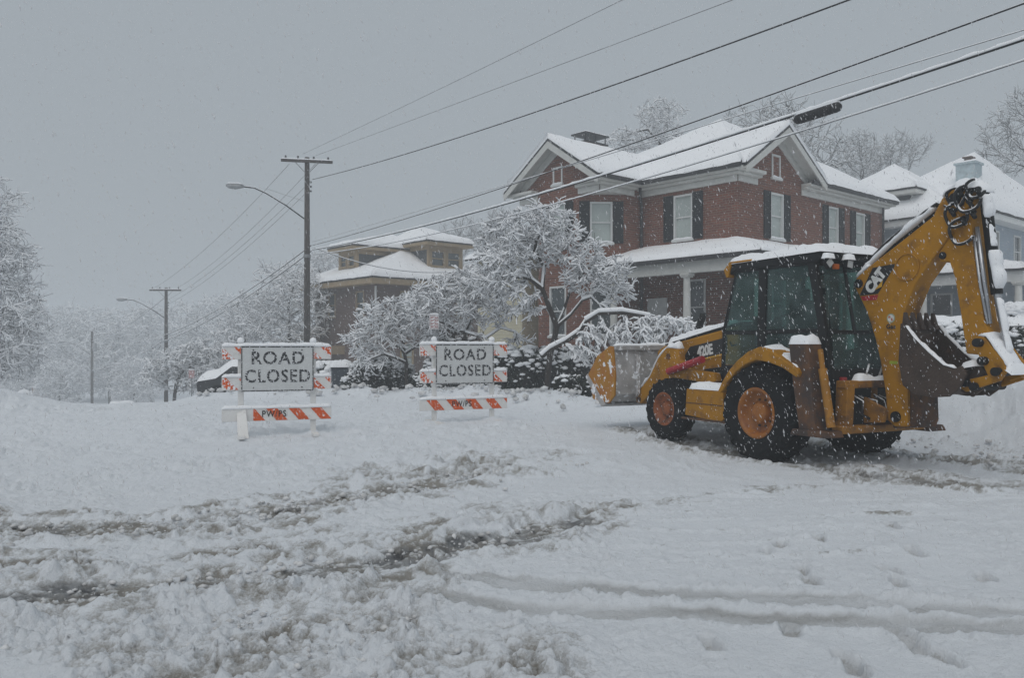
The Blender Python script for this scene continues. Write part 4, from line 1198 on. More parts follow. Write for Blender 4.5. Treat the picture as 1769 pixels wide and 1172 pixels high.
shrub('roadside_shrub', 'snow topped shrub beside the dark bin', box_lobes(545, 640, 628, 690, 31, 3, .6, seed=3), 5000, 44, snow_n=420, snow_s=(.08, .2))
shrub('trimmed_hedge', 'long trimmed hedge with thick snow cap behind the digger bucket', box_lobes(1565, 1800, 562, 680, 20.5, 6, .7, .03, seed=4), 14000, 45, snow_n=900, snow_s=(.05, .12))
hc = MB(); a_, b_ = px(1540, 564, 20.5), px(1830, 564, 20.5)
snow_pad((a_.x, 20.0, a_.z), (b_.x, 20.0, b_.z), (b_.x, 21.1, b_.z), (a_.x, 21.1, a_.z), .24, 40, 8, .25, .3, hc)
th_ = bpy.data.objects['trimmed_hedge']; hs_ = obj('snow_cap', hc, M['snow'], th_, True); hs_.location = -th_.location
shrub('porch_shrub', 'round snow covered bush before the blue house porch', [lob(1760, 550, 27, 36, 22, .6)], 1200, 48, snow_n=500, snow_s=(.1, .2))

# ------------------------------------------------------------------ poles, lamps and wires
def utility_pole(label, u, vtop, Y, hgt, arm=True, lamp=True, rz=0.0, lean=0.0, scale=1.0, transformer=False, pos=None, ztop=None):
    if pos is None:
        p = px(u, vtop, Y); X, zt = p.x, p.z
    else: X, Y = pos; zt = ztop
    zb = gz(X, Y) - .3
    t = thing('utility_pole', label, 'utility pole', (X, Y, zb), rz, 'wooden utility poles along the street')
    H = zt - zb
    m = MB(); m.tube([(lean * H, 0, 0), (lean * H * .5, 0, H * .5), (0, 0, H)], [.165, .145, .115], 12); obj('post', m, M['wood'], t, True)
    if arm:
        a = MB(); a.box((0, -.16, H - .22), (2.44, .11, .13)); obj('crossarm', a, M['wood'], t, bevel=.01, seg=1)
        s = MB(); snow_ridge([(-1.22, -.16, H - .155), (1.22, -.16, H - .155)], (0, 1, 0), .12, .07, s, dens=.1); obj('arm_snow', s, M['snow'], t, True)
        for sx in (-1, 1):
            b = MB(); b.tube([(sx * .55, -.16, H - .28), (sx * .08, -.13, H - .78)], .018, 6); obj('brace', b, M['steel'], t)
        for sx in (-1.0, -.42, .32, 1.0):
            i = MB()
            i.lathe([(0, .0), (0, .03), (.05, .03), (.06, .055), (.1, .055), (.11, .035), (.14, .05), (.17, .045), (.18, .0)], 10, Matrix.Translation((sx, -.16, H - .155)) @ Matrix.Rotation(-math.pi / 2, 4, 'Y'))
            obj('insulator', i, M['gutter'], t, True)
    for k in range(3):
        i = MB(); i.tube([(.13, -.02, H - 1.2 - .22 * k), (.22, -.02, H - 1.2 - .22 * k)], .045, 8); obj('spool', i, M['gutter'], t)
    if transformer:
        i = MB(); i.tube([(.28, 0, H - 2.2), (.28, 0, H - 1.3)], .24, 14); obj('transformer', i, M['lampgrey'], t, True)
    if lamp:
        # arm of bent pipe reaching out to the left, cobra head at its end
        z0 = H - 3.3 if lamp is True else H - lamp
        path = [(-.13, -.05, z0), (-1.0, -.1, z0 + .62), (-1.9, -.15, z0 + 1.15), (-2.45, -.18, z0 + 1.38), (-2.95, -.2, z0 + 1.42)]
        m = MB(); m.tube(path, .032, 8); l = obj('lamp_arm', m, M['rubber_w'], t, True)
        m = MB(); m.tube([(-.12, 0, z0 + .85), (-1.9, -.14, z0 + 1.38)], .008, 5); obj('stay_rod', m, M['steel'], t)
        hd = MB(); hd.tube([(-2.9, -.2, z0 + 1.42), (-3.05, -.2, z0 + 1.43), (-3.3, -.2, z0 + 1.41), (-3.6, -.2, z0 + 1.43), (-3.74, -.2, z0 + 1.46)], [.05, .10, .145, .12, .04], 12)
        h = obj('lamp_head', hd, M['lampgrey'], t, True)
        s = MB(); snow_ridge([(-2.9, -.2, z0 + 1.5), (-3.2, -.2, z0 + 1.535), (-3.7, -.2, z0 + 1.52)], (0, 1, 0), .22, .07, s, dens=.08); obj('lamp_snow', s, M['snow'], h, True)
        s = MB(); snow_ridge([(p[0], p[1], p[2] + .025) for p in path[1:]], (0, 1, 0), .05, .03, s, dens=.1); obj('arm_snow', s, M['snow'], l, True)
    cl = MB(); cl.tube([(0, 0, H * .60), (0, 0, H * .60 + .16)], .17, 12); obj('cable_clamp', cl, M['steel'], t)
    return t, Vector((X, Y, zt))
p1, P1 = utility_pole('tall wooden utility pole with street lamp and crossarm nearest the camera', 530.5, 272, 40, 0, rz=R(12), lean=-.0, lamp=3.0)
p1.children[0].rotation_euler = (0, 0, 0)
p2, P2 = utility_pole('second wooden utility pole with lamp arm above the rounded tree', 287, 497, 65, 0, rz=R(4), lamp=2.4)
p3, P3 = utility_pole('third fainter utility pole with transformer down the hill', 159, 573, 92, 0, arm=False, lamp=2.6, transformer=True)
p4, P4 = utility_pole('faintest short pole at the foot of the misty hill', 115, 640, 108, 0, arm=False, lamp=False)
END = (10.5, 6.0)
p5, P5 = utility_pole('utility pole at the near right corner carrying the wires', 0, 0, 0, 0, lamp=False, pos=END, ztop=9.6, rz=R(-60))

def wire(name, label, a, b, obs=(), sag=.6, r=.012, mat_='thinwire', snow=0.0, n=48, group='overhead wires', za=None, zb=None):
    """hanging wire from a to b; heights fitted through the points it is seen at"""
    ax, ay = a[0], a[1]; bx, by = b[0], b[1]
    if len(obs) == 2:
        eq = []
        for u, v in obs:
            k = (u - 884.5) / FPX; t = (k * ay - ax) / ((bx - ax) - k * (by - ay)); Y = ay + t * (by - ay)
            eq.append((t, CAMZ - (v - HOR) / FPX * Y - a[2]))
        (t1, d1), (t2, d2) = eq
        c2 = (d1 / t1 - d2 / t2) / (t1 - t2); c1 = d1 / t1 - c2 * t1
    else:
        c1 = b[2] - a[2] - 4 * sag; c2 = 4 * sag
    ts = [i / n for i in range(n + 1)]
    path = [Vector((ax + (bx - ax) * t, ay + (by - ay) * t, a[2] + c1 * t + c2 * t * t)) for t in ts]
    m = MB(); m.tube(path, r, 6)
    o = tag(obj(name, m, M[mat_], None, True), label, 'wire', group)
    if snow:
        side = Vector((by - ay, -(bx - ax), 0)).normalized()
        s = MB(); snow_ridge([p + Vector((0, 0, r * .5)) for p in path], side, r * 1.9 + snow * .5, snow, s, .35, dens=.11)
        obj('wire_snow', s, M['snow'], o, True)
    return path
def at1(u, v): p = px(u, v, 40.0); return (p.x, p.y, p.z)
E1 = (END[0], END[1])
wire('power_line', 'thin uppermost overhead wire leaving the pole crossarm', at1(523, 266), (10.2, 6.4), [(800, 134), (1074, 0)], r=.008)
wire('power_line', 'second thin overhead wire from the pole crossarm', at1(545, 269), (10.8, 5.6), [(900, 137), (1264, 0)], r=.008)
wire('power_line', 'dark service wire from below the crossarm', at1(540, 310), E1, [(840, 222), (1465, 0)], r=.017, mat_='rubber_w', snow=.006)
pathA = wire('phone_cable', 'black cable highest of the lower bundle', at1(540, 424), E1, [(1040, 266), (1768, 6)], r=.014, mat_='rubber_w', snow=.010)
wire('phone_cable', 'thin frosted wire between the two black cables', at1(540, 418), E1, [(1040, 270), (1768, 52)], r=.006, snow=.016)
pathC = wire('phone_cable', 'thick black cable with snow and a splice case on it', at1(540, 432), E1, [(1040, 304), (1768, 69)], r=.018, mat_='rubber_w', snow=.055)
wire('phone_cable', 'lowest white snow coated wire drooping over the brick house', at1(540, 440), E1, [(1040, 330), (1768, 105)], r=.009, snow=.030)
# splice case hung on the thick cable
k = [p for p in pathC if 1372 <= 884.5 + FPX * p.x / p.y <= 1470]
def at_u(path, u):
    for a, b in zip(path, path[1:]):
        ua, ub = 884.5 + FPX * a.x / a.y, 884.5 + FPX * b.x / b.y
        if ua <= u <= ub: return a.lerp(b, (u - ua) / (ub - ua))
a_, b_ = at_u(pathC, 1374), at_u(pathC, 1453)
dn = Vector((0, 0, -.095))
sc_ = MB(); sc_.tube([a_ + dn, a_.lerp(b_, .04) + dn, a_.lerp(b_, .05) + dn, a_.lerp(b_, .95) + dn, a_.lerp(b_, .96) + dn, b_ + dn], [.045, .075, .084, .084, .075, .045], 14)
for q in [.12 + .07 * i for i in range(12)]:
    c = a_.lerp(b_, q) + dn; d = (b_ - a_).normalized() * .012; sc_.tube([c - d, c + d], .091, 14)
sp_ = tag(obj('splice_case', sc_, M['rubber_w'], None, True), 'ribbed black splice case hanging on the thick cable', 'splice case')
s = MB(); snow_ridge([a_ + dn * .2, b_ + dn * .2], (b_ - a_).cross(UP), .09, .035, s, dens=.08); obj('case_snow', s, M['snow'], sp_, True)
# wires running on down the street
for i, (u0, v0, u1, v1) in enumerate(((500, 283, 268, 497), (545, 283, 308, 497), (532, 318, 287, 520), (532, 330, 287, 528))):
    q = px(u1, v1, 65); wire('power_line', ('leftmost thin wire', 'second thin wire', 'upper secondary wire', 'lower secondary wire')[i] + ' running down the street between the poles', at1(u0, v0), (q.x, q.y, q.z), sag=.5, r=.011)
for i, (v0, v1) in enumerate(((424, 580), (434, 590))):
    q = px(283, v1, 65); wire('phone_cable', ('upper', 'lower')[i] + ' snowy phone cable sloping from the tall pole to the second', at1(538, v0), (q.x, q.y, q.z), sag=.45, r=.02, mat_='rubber_w', snow=.045)
for i, (v0, v1) in enumerate(((515, 590), (588, 640))):
    a = px(284, v0, 65); q = px(159, v1, 92); wire('phone_cable', ('upper', 'lower')[i] + ' faint wire from the second pole to the third', a, q, sag=.5, r=.02, snow=.04)
q = Vector((-2.6, 47.2, 6.0)); wire('service_drop', 'snowy service wire dropping to the tan house', at1(542, 428), q, sag=.55, r=.012, mat_='rubber_w', snow=.05)

# ------------------------------------------------------------------ lettering
def text_mesh(txt, size, bold=0.0, ext=.002, space=1.0, sx=1.0):
    cu = bpy.data.curves.new('txt', 'FONT'); cu.body = txt; cu.size = size; cu.extrude = ext; cu.offset = bold
    cu.align_x = 'CENTER'; cu.align_y = 'CENTER'; cu.space_character = space; cu.resolution_u = 4
    o = bpy.data.objects.new('txt', cu); COL.objects.link(o)
    dg = bpy.context.evaluated_depsgraph_get(); me = bpy.data.meshes.new_from_object(o.evaluated_get(dg))
    bpy.data.objects.remove(o); bpy.data.curves.remove(cu)
    if sx != 1.0: me.transform(Matrix.Diagonal((sx, 1, 1, 1)))
    me.materials.clear()
    return me

# ------------------------------------------------------------------ road closed barricades
M['bar_white'] = mat('barricade_white', (.76, .75, .73), .5, var=.05, dirt=((.5, .47, .44), .3, 6), snow=.16, sscale=30)
M['sign_white'] = mat('sign_white', (.60, .61, .605), .5, var=.05, vscale=10, snow=.36, sscale=60)
M['orange'] = mat('orange_stripe', (.66, .10, .014), .5, var=.12, snow=.60, sscale=26, upsnow=False)
M['orange2'] = mat('orange_clean', (.66, .10, .014), .5, var=.12, snow=.40, sscale=26)
M['letter'] = mat('sign_black', (.022, .023, .026), .5, snow=.50, sscale=36)
M['letter2'] = mat('paint_black', (.02, .02, .022), .5, snow=.2, sscale=30)

def stripes(mb, x0, x1, z0, z1, y, start, pitch=.305, slant=.22, only=None):
    """diagonal bars falling to the right, cut off at the board's ends"""
    k = 0; x = start
    while x < x1 + slant:
        P = [(x, z1), (x + pitch / 2, z1), (x + pitch / 2 + slant, z0), (x + slant, z0)]
        def clip(P, c, keep):
            out = []
            for i in range(len(P)):
                a, b = P[i], P[(i + 1) % len(P)]
                ia, ib = keep(a[0]), keep(b[0])
                if ia: out.append(a)
                if ia != ib:
                    t = (c - a[0]) / (b[0] - a[0]); out.append((c, a[1] + t * (b[1] - a[1])))
            return out
        P = clip(P, x0, lambda q: q >= x0)
        if P: P = clip(P, x1, lambda q: q <= x1)
        if P and len(P) >= 3: mb.slab([(a, y, b) for a, b in P], (0, -.003, 0))
        x += pitch; k += 1

def barricade(label, X, Y, zb, rz, plain_left):
    t = thing('road_barricade', label, 'barricade', (X, Y, zb), rz, 'road closed barricades')
    Wd = .905
    rows = [(1.31, 1.53), (.79, 1.01), (.26, .475)]
    for i, (z0, z1) in enumerate(rows):
        b = MB(); b.box((0, 0, (z0 + z1) / 2), (2 * Wd, .045, z1 - z0)); bo = obj('board', b, M['bar_white'], t, bevel=.008)
        s = MB()
        if i == 2: stripes(s, -.40 if plain_left else -.78, Wd - .01, z0 + .008, z1 - .008, -.0255, (-.56 if plain_left else -.78), .37 if plain_left else .40, .17)
        else: stripes(s, -Wd + .01, Wd - .01, z0 + .008, z1 - .008, -.0255, -1.08 + .06 * i, .36, .2)
        obj('stripes', s, M['orange2' if i == 2 else 'orange'], bo)
        sn = MB(); snow_ridge([(-Wd, 0, z1 - .002), (Wd, 0, z1 - .002)], (0, 1, 0), .075, .06, sn, .35, dens=.05, seed=X + i); obj('board_snow', sn, M['snow'], bo, True)
        if i < 2:   # snow plastered on the board's face
            for x0, x1 in ((-Wd, -.62), (.62, Wd)):
                pass
    for sx in (-.60, .60):
        p = MB(); p.box((sx, .05, .80), (.095, .05, 1.60)); po = obj('post', p, M['bar_white'], t, bevel=.01)
        kn = MB(); kn.lathe([(0, 0), (0, .05), (.04, .06), (.08, .045), (.1, 0)], 12, Matrix.Translation((sx, .05, 1.59)) @ Matrix.Rotation(-math.pi / 2, 4, 'Y')); obj('snow_knob', kn, M['snow'], po, True)
        ft = MB(); ft.box((sx, .0, .03), (.10, .95, .06)); fo = obj('foot', ft, M['bar_white'], t, bevel=.01)
    if plain_left:
        lg = MB(); lg.slab([(-.665, -.03, .40), (-.52, -.03, .47), (-.48, -.34, .0), (-.66, -.34, .0)], (.0, .05, .02)); obj('front_leg', lg, M['bar_white'], t, bevel=.008)
    # the sign
    sg = MB(); sg.box((0, -.050, 1.15), (1.20, .012, .775)); so = obj('sign_panel', sg, M['sign_white'], t, bevel=.004)
    br = MB()
    for x0, x1, z0, z1 in ((-.595, -.578, .768, 1.532), (.578, .595, .768, 1.532), (-.578, .578, .768, .785), (-.578, .578, 1.515, 1.532)): br.box(((x0 + x1) / 2, -.0575, (z0 + z1) / 2), (x1 - x0, .003, z1 - z0))
    obj('sign_border', br, M['letter'], so)
    for txt, z, sx_ in (('ROAD', 1.325, .98), ('CLOSED', 1.015, .90)):
        me = text_mesh(txt, .300, .005, .002, 1.12, sx_)
        o = obj('lettering', me, M['letter'], so); o.rotation_euler = (R(90), 0, 0); o.location = (0, -.0585, z)
    for sx in (-.40, .40):
        for z in (.83, 1.47):
            bt = MB(); bt.lathe([(-.008, 0), (-.008, .012), (0, .012)], 8, Matrix.Translation((sx, -.056, z)) @ Matrix.Rotation(math.pi / 2, 4, 'Z')); obj('bolt', bt, M['gutter'], so)
    sn = MB(); snow_ridge([(-.60, -.04, 1.537), (.60, -.04, 1.537)], (0, 1, 0), .07, .055, sn, .3, dens=.05, seed=2); obj('sign_snow', sn, M['snow'], so, True)
    me = text_mesh('PW/PS', .155, .002, .001, 1.15, .85); o = obj('lettering', me, M['letter2'], t); o.rotation_euler = (R(90), 0, 0); o.location = (-.06, -.0305, .375)
    return t
barricade('larger nearer road closed barricade with plain left end on its low board', -4.02, 14.1, .06, R(20), True)
barricade('smaller farther road closed barricade, orange stripes along its low board', -.93, 16.0, .10, R(24), False)

# ------------------------------------------------------------------ the digger
YEL = (.40, .182, .005)
M['yellow'] = mat('machine_yellow', YEL, .55, var=.16, vscale=2.2, dirt=((.17, .080, .022), .38, 5.0), snow=.15, sscale=30, spec=.18, bump=.05)
M['yellow_frost'] = mat('frosted_yellow', YEL, .5, var=.15, vscale=3, dirt=((.34, .10, .02), .4, 3.0), snow=.50, sscale=7)
M['yellow_dirty'] = mat('grimy_yellow', (.33, .145, .010), .6, var=.2, vscale=3, dirt=((.07, .04, .03), .42, 3.5), snow=.14, sscale=30, bump=.2)
M['yellow_up'] = mat('machine_yellow_snowed', YEL, .42, var=.10, vscale=3, dirt=((.22, .09, .03), .28, 4.0), snow=.14, sscale=30, upsnow=True, spec=.35)
M['rusty'] = mat('rusty_yellow', (.15, .062, .018), .7, var=.3, vscale=4, dirt=((.05, .033, .027), .55, 3.5), snow=.13, sscale=30, bump=.3)
M['rustbr'] = mat('bucket_steel', (.055, .036, .027), .65, var=.4, vscale=5, dirt=((.11, .045, .022), .3, 6), snow=.12, sscale=24, bump=.4)
M['tyre'] = mat('tyre_rubber', (.008, .0085, .0095), .85, var=.25, vscale=8, dirt=((.03, .028, .026), .3, 7), snow=.19, sscale=16, bump=.4, spec=.15)
M['rim'] = mat('wheel_rim', (.33, .115, .008), .5, var=.2, vscale=5, dirt=((.18, .06, .025), .42, 7), snow=.19, sscale=14)
M['frimm'] = mat('front_rim', (.30, .085, .02), .6, var=.25, vscale=6, dirt=((.10, .04, .02), .45, 7), snow=.15, sscale=16)
M['black'] = mat('black_paint', (.008, .009, .010), .5, var=.2, snow=.14, sscale=28, spec=.25)
M['blackc'] = mat('interior_black', (.011, .012, .013), .7, var=.2)
M['cabglass'] = glass_material('cab_glass', (.66, .80, .78), .10)
M['grime'] = mat('worn_steel', (.40, .39, .385), .6, var=.25, vscale=4, dirt=((.16, .12, .10), .3, 5), snow=.5, sscale=7, bump=.3)
M['chrome'] = mat('cylinder_rod', (.45, .46, .48), .25, metal=.7, snow=.2)
M['red'] = mat('red_lock_bar', (.36, .018, .025), .5, snow=.3, sscale=26)
M['redl'] = mat('tail_lamp', (.30, .012, .012), .3)
M['amber'] = mat('amber_lamp', (.45, .10, .01), .3)
M['hose'] = mat('hydraulic_hose', (.014, .014, .015), .5, upsnow=True)
M['lens'] = mat('work_lamp_lens', (.5, .52, .52), .15)
M['decal'] = mat('decal_black', (.012, .012, .013), .45, snow=.12, sscale=40)
M['decal_w'] = mat('decal_white', (.70, .70, .68), .5, snow=.1)
M['decal_y'] = mat('decal_yellow', (.62, .33, .02), .5)
M['badge'] = mat('badge_green', (.30, .36, .24), .5)
M['sticker'] = mat('safety_sticker', (.35, .42, .03), .5)

DO = (4.43, 12.02)
dig = thing('backhoe_loader', 'yellow backhoe loader with snow on cab, digger arm folded upright at its rear', 'backhoe', (DO[0], DO[1], 0), R(26.5))

def wheel(x, y, zc, rad, width, rimr, side, front):
    """tyre with chevron lugs, dished rim and hub"""
    w = bpy.data.objects.new('wheel', None); COL.objects.link(w); w.parent = dig; w.location = (x, y, zc)
    hw = width / 2; T = MB()
    T.lathe([(-hw * .80, rimr), (-hw * .98, rimr + (rad - rimr) * .25), (-hw, rimr + (rad - rimr) * .55), (-hw * .93, rad * .915), (-hw * .72, rad * .955), (0, rad * .965), (hw * .72, rad * .955), (hw * .93, rad * .915), (hw, rimr + (rad - rimr) * .55), (hw * .98, rimr + (rad - rimr) * .25), (hw * .80, rimr)], 48)
    n = 20 if not front else 18
    for k in range(n):
        for sg in (-1, 1):
            a0 = 2 * math.pi * (k + (.5 if sg > 0 else 0)) / n
            L = []
            for (fx, da, rr) in ((.02, .0, .960), (.45, .10, .958), (.80, .19, .945), (1.01, .24, .84)):
                L.append((sg * hw * fx, a0 + da * (1.25 if front else 1.0), rr))
            wa = (.062 if not front else .075)
            vs, fs = [], []
            for (xx, aa, rr) in L:
                for q, (dr, dw) in enumerate(((-.03, -wa), (.052, -wa * .62), (.052, wa * .62), (-.03, wa))):
                    r_ = rad * (rr + dr); aq = aa + dw
                    ex = 1.0 if rr > .9 or dr < 0 else 1.05
                    vs.append((xx * ex, r_ * math.cos(aq), r_ * math.sin(aq)))
            for i in range(3):
                for q in range(3): fs.append((i * 4 + q, i * 4 + q + 1, i * 4 + q + 5, i * 4 + q + 4))
            fs += [(0, 1, 2, 3), (12, 15, 14, 13)]
            T.add(vs, fs)
    obj('tyre', T, M['tyre'], w, bevel=0).modifiers
    r = MB(); s = side; q = rimr
    r.lathe([(s * hw * .86, q * 1.05), (s * hw * .92, q * 1.02), (s * hw * .88, q * .93), (s * hw * .70, q * .88), (s * hw * .42, q * .80), (s * hw * .30, q * .62), (s * hw * .34, q * .45), (s * hw * .36, q * .40)], 40)
    rim = obj('rim', r, M['frimm' if front else 'rim'], w, True)
    h = MB(); hl = .62 if not front else .55
    h.lathe([(s * hw * .33, q * .46), (s * hw * hl, q * .43), (s * hw * (hl + .12), q * .36), (s * hw * (hl + .14), q * .12), (s * hw * (hl + .13), 0)], 28)
    hub = obj('hub', h, M['frimm' if front else 'rim'], w, True)
    nb = 10 if not front else 8
    for k in range(nb):
        a = 2 * math.pi * k / nb; b = MB()
        b.tube([(s * hw * .30, q * .55 * math.cos(a), q * .55 * math.sin(a)), (s * hw * .42, q * .55 * math.cos(a), q * .55 * math.sin(a))], q * .045, 6); obj('lug_nut', b, M['rusty'], rim)
    sn = MB(); a0 = R(250 - 15)
    return w
for sx in (-1, 1):
    wheel(sx * .92, 0, .655, .70, .50, .345, sx, False)
    wheel(sx * .90, 2.23, .56, .50, .34, .265, sx, True)

def P(name, poly, x0, x1, m, parent=dig, bevel=.015, **k):
    mb = MB(); mb.prism(poly, x0, x1); return obj(name, mb, M[m], parent, bevel=bevel, **k)
# chassis and axles
P('chassis', [(-1.0, .55), (3.2, .52), (3.3, .8), (3.1, 1.0), (-1.0, 1.0)], -.38, .38, 'black')
ax = MB(); ax.tube([(-.75, 0, .655), (.75, 0, .655)], .16, 14); ax.tube([(-.8, 2.23, .56), (.8, 2.23, .56)], .10, 12); obj('axle', ax, M['rusty'], dig)
# hood: dark sloping top, yellow sides
hood = P('hood', [(1.12, 1.05), (3.22, 1.0), (3.30, 1.5), (3.1, 1.60), (1.15, 1.93)], -.40, .40, 'yellow', bevel=.04, seg=3)
P('hood_top', [(1.14, 1.935), (3.08, 1.608), (3.12, 1.63), (1.14, 1.985)], -.37, .37, 'black', hood)
P('grille', [(3.24, 1.02), (3.33, 1.02), (3.36, 1.46), (3.28, 1.48)], -.34, .34, 'black', hood)
hs = MB(); snow_pad((-.38, 1.5, 1.93), (.38, 1.5, 1.93), (.38, 3.1, 1.63), (-.38, 3.1, 1.63), .10, 10, 16, .12, .4, hs); obj('hood_snow', hs, M['snow'], hood, True)
P('engine_bay', [(1.15, .98), (2.1, 1.0), (1.9, 1.22), (1.15, 1.30)], -.47, -.405, 'black', hood)
# model plate on the side of the hood
def onx(x, pts): return [(x, a, b) for a, b in pts]
dc = MB(); dc.slab(onx(-.4045, [(1.42, 1.48), (1.42, 1.74), (2.35, 1.585), (2.58, 1.33), (2.5, 1.29)]), (-.003, 0, 0)); do_ = obj('model_plate', dc, M['decal'], hood)
me = text_mesh('420E', .23, .010, .001, .95, .88); o = obj('lettering', me, M['decal_w'], do_)
o.matrix_local = Matrix.Translation((-.4085, 1.96, 1.515)) @ Matrix(((0, 0, -1, 0), (-1, 0, 0, 0), (0, 1, 0, 0), (0, 0, 0, 1))) @ Matrix.Rotation(R(8.5), 4, 'Z')
st = MB(); st.slab(onx(-.4085, [(1.48, 1.485), (1.48, 1.455), (2.5, 1.285), (2.5, 1.31)]), (-.002, 0, 0)); obj('plate_stripe', st, M['decal_y'], do_)
# exhaust
ex = MB(); ex.tube([(.22, 3.40 - .35, 1.55), (.22, 3.22 - .35, 1.95), (.22, 3.10 - .35, 2.18)], [.062, .066, .06], 14); exo = obj('exhaust_pipe', ex, M['black'], dig, True)
aa = MB(); aa.tube([(-.36, 1.5, 1.62), (-.38, 1.42, 1.9), (-.40, 1.38, 2.08)], .007, 5); aa.tube([(-.40, 1.36, 1.66), (-.44, 1.28, 1.60), (-.44, 1.16, 1.62)], .012, 6); obj('antenna', aa, M['black'], dig, True)
# loader arms, knee and links
arm = [(1.35, 1.04), (1.40, 1.17), (2.10, 1.22), (2.26, 1.36), (2.30, 1.56), (2.62, 1.57), (2.86, 1.38), (3.10, 1.06), (3.52, .72), (3.50, .58), (3.36, .56), (2.98, .84), (2.70, 1.02), (2.42, 1.06), (1.5, 1.0)]
for sx in (-1, 1):
    x0, x1 = sorted((sx * .56, sx * .70))
    ao = P('loader_arm', arm, x0, x1, 'yellow', bevel=.018)
    xm_ = sx * .63
    s = MB(); snow_ridge([(xm_, 2.30, 1.55), (xm_, 2.45, 1.565), (xm_, 2.62, 1.565)], (1, 0, 0), .15, .09, s, .8, dens=.05); snow_ridge([(xm_, 2.62, 1.565), (xm_, 2.86, 1.385), (xm_, 3.10, 1.065), (xm_, 3.5, .75)], (1, 0, 0), .15, .06, s, .5, dens=.05, seed=4); obj('arm_snow', s, M['snow'], ao, True)
    pn = MB(); pn.tube([(sx * .54, 2.55, 1.42), (sx * .72, 2.55, 1.42)], .05, 12); pn.tube([(sx * .54, 3.40, .64), (sx * .73, 3.40, .64)], .045, 12); obj('pivot_pin', pn, M['rusty'], ao)
    rc = MB(); rc.tube([(sx * .74, 1.62, 1.385), (sx * .74, 2.50, 1.165)], .062, 10); obj('lock_bar', rc, M['red'], dig)
    cy1 = MB(); cy1.tube([(sx * .50, 1.5, .95), (sx * .50, 2.35, 1.05)], .06, 12); cy1.tube([(sx * .50, 2.35, 1.05), (sx * .50, 2.9, 1.12)], .032, 10); obj('lift_cylinder', cy1, M['black'], dig)
# front bucket, rolled back
bo = bpy.data.objects.new('loader_bucket', None); COL.objects.link(bo); bo.parent = dig
prof = [(3.47, 1.58), (3.42, 1.1), (3.44, .74), (3.60, .60), (4.10, .66), (4.28, .98)]
def shell(prof, x0, x1, th):
    n = len(prof); vs, fs = [], []
    nr = []
    for i in range(n):
        a = Vector(prof[max(i - 1, 0)]); b = Vector(prof[min(i + 1, n - 1)]); d = (b - a).normalized(); nr.append(Vector((-d.y, d.x)))
    for x in (x0, x1):
        for i in range(n): vs.append((x, *prof[i]))
        for i in range(n): q = Vector(prof[i]) + nr[i] * th; vs.append((x, q.x, q.y))
    for i in range(n - 1):
        fs += [(i, i + 1, 2 * n + i + 1, 2 * n + i), (n + i, 3 * n + i, 3 * n + i + 1, n + i + 1)]
    for b in (0, 2 * n):
        for i in range(n - 1): fs.append((b + i, b + n + i, b + n + i + 1, b + i + 1) if b == 0 else (b + i, b + i + 1, b + n + i + 1, b + n + i))
    fs += [(0, 2 * n, 3 * n, n), (n - 1, 2 * n - 1, 4 * n - 1, 3 * n - 1)]
    m = MB(); m.add(vs, fs); return m
obj('bucket_shell', shell(prof, -1.19, 1.19, .03), M['grime'], bo)
side = [(3.47, 1.585), (3.56, 1.60), (3.98, 1.42), (4.31, 1.05), (4.12, .62), (3.60, .575), (3.42, .72), (3.40, 1.1)]
for sx in (-1, 1):
    x0, x1 = sorted((sx * 1.19, sx * 1.225)); P('side_plate', side, x0, x1, 'yellow_frost', bo, bevel=.006)
for sx in (-.75, -.15, .15, .75):
    P('rib', [(3.41, 1.45), (3.34, 1.35), (3.34, .75), (3.42, .68)], sx - .02, sx + .02, 'grime', bo, bevel=0)
sb = MB(); sb.box((0, 3.43, 1.565), (2.40, .06, .07)); obj('top_rail', sb, M['grime'], bo)
s = MB(); snow_ridge([(-1.2, 3.46, 1.60), (1.2, 3.46, 1.60)], (0, 1, 0), .12, .05, s, .5, dens=.06); obj('bucket_snow', s, M['snow'], bo, True)
ld = MB(); snow_pad((-1.15, 3.5, 1.15), (1.15, 3.5, 1.15), (1.15, 4.15, .95), (-1.15, 4.15, .95), .25, 24, 8, .15, .5, ld); obj('load_snow', ld, M['snow'], bo, True)
# toothed lip: the white frozen edge
ce = MB(); ce.slab([(-1.24, 4.30, 1.08), (-1.24, 4.36, 1.02), (-1.24, 3.82, .50), (-1.24, 3.70, .55)], (2.48, 0, 0)); obj('cutting_edge', ce, M['grime'], bo)
# cab
cab = bpy.data.objects.new('cab', None); COL.objects.link(cab); cab.parent = dig
def bar(mb, a, b, w=.045, n=8): mb.tube([a, b], w, n)
fr = MB()
zt, zr = 2.76, 1.80
for sx in (-.72, .72):
    bar(fr, (sx, 1.15, 1.28), (sx, 1.12, 1.85), .035); bar(fr, (sx, 1.12, 1.85), (sx * .96, .86, zt), .032)
    fr.prism([(.40, 1.30), (.24, 1.30), (.20, zt), (.36, zt)], sx - .03, sx + .03)
    fr.prism([(-.80, 1.15), (-.98, 1.15), (-.86, 1.95), (-.70, zt), (-.56, zt), (-.74, 1.95)], sx - .04, sx + .04)
    fr.box((sx, .18, zr), (.05, 1.95, .06)); fr.box((sx, .1, zt - .02), (.06, 1.7, .08)); fr.box((sx, .25, 1.27), (.06, 1.85, .07))
fr.box((0, -.69, zt - .03), (1.44, .06, .10)); fr.box((0, .86, zt - .02), (1.40, .05, .06)); fr.box((0, -.93, 1.22), (1.44, .06, .14)); fr.box((0, 1.14, 1.82), (1.42, .05, .06))
bar(fr, (-.22, -.72, zt - .05), (-.25, -.93, 1.75), .028); fr.box((0, -.905, 1.78), (1.42, .04, .06))
obj('cab_frame', fr, M['black'], cab, bevel=.01, seg=1)
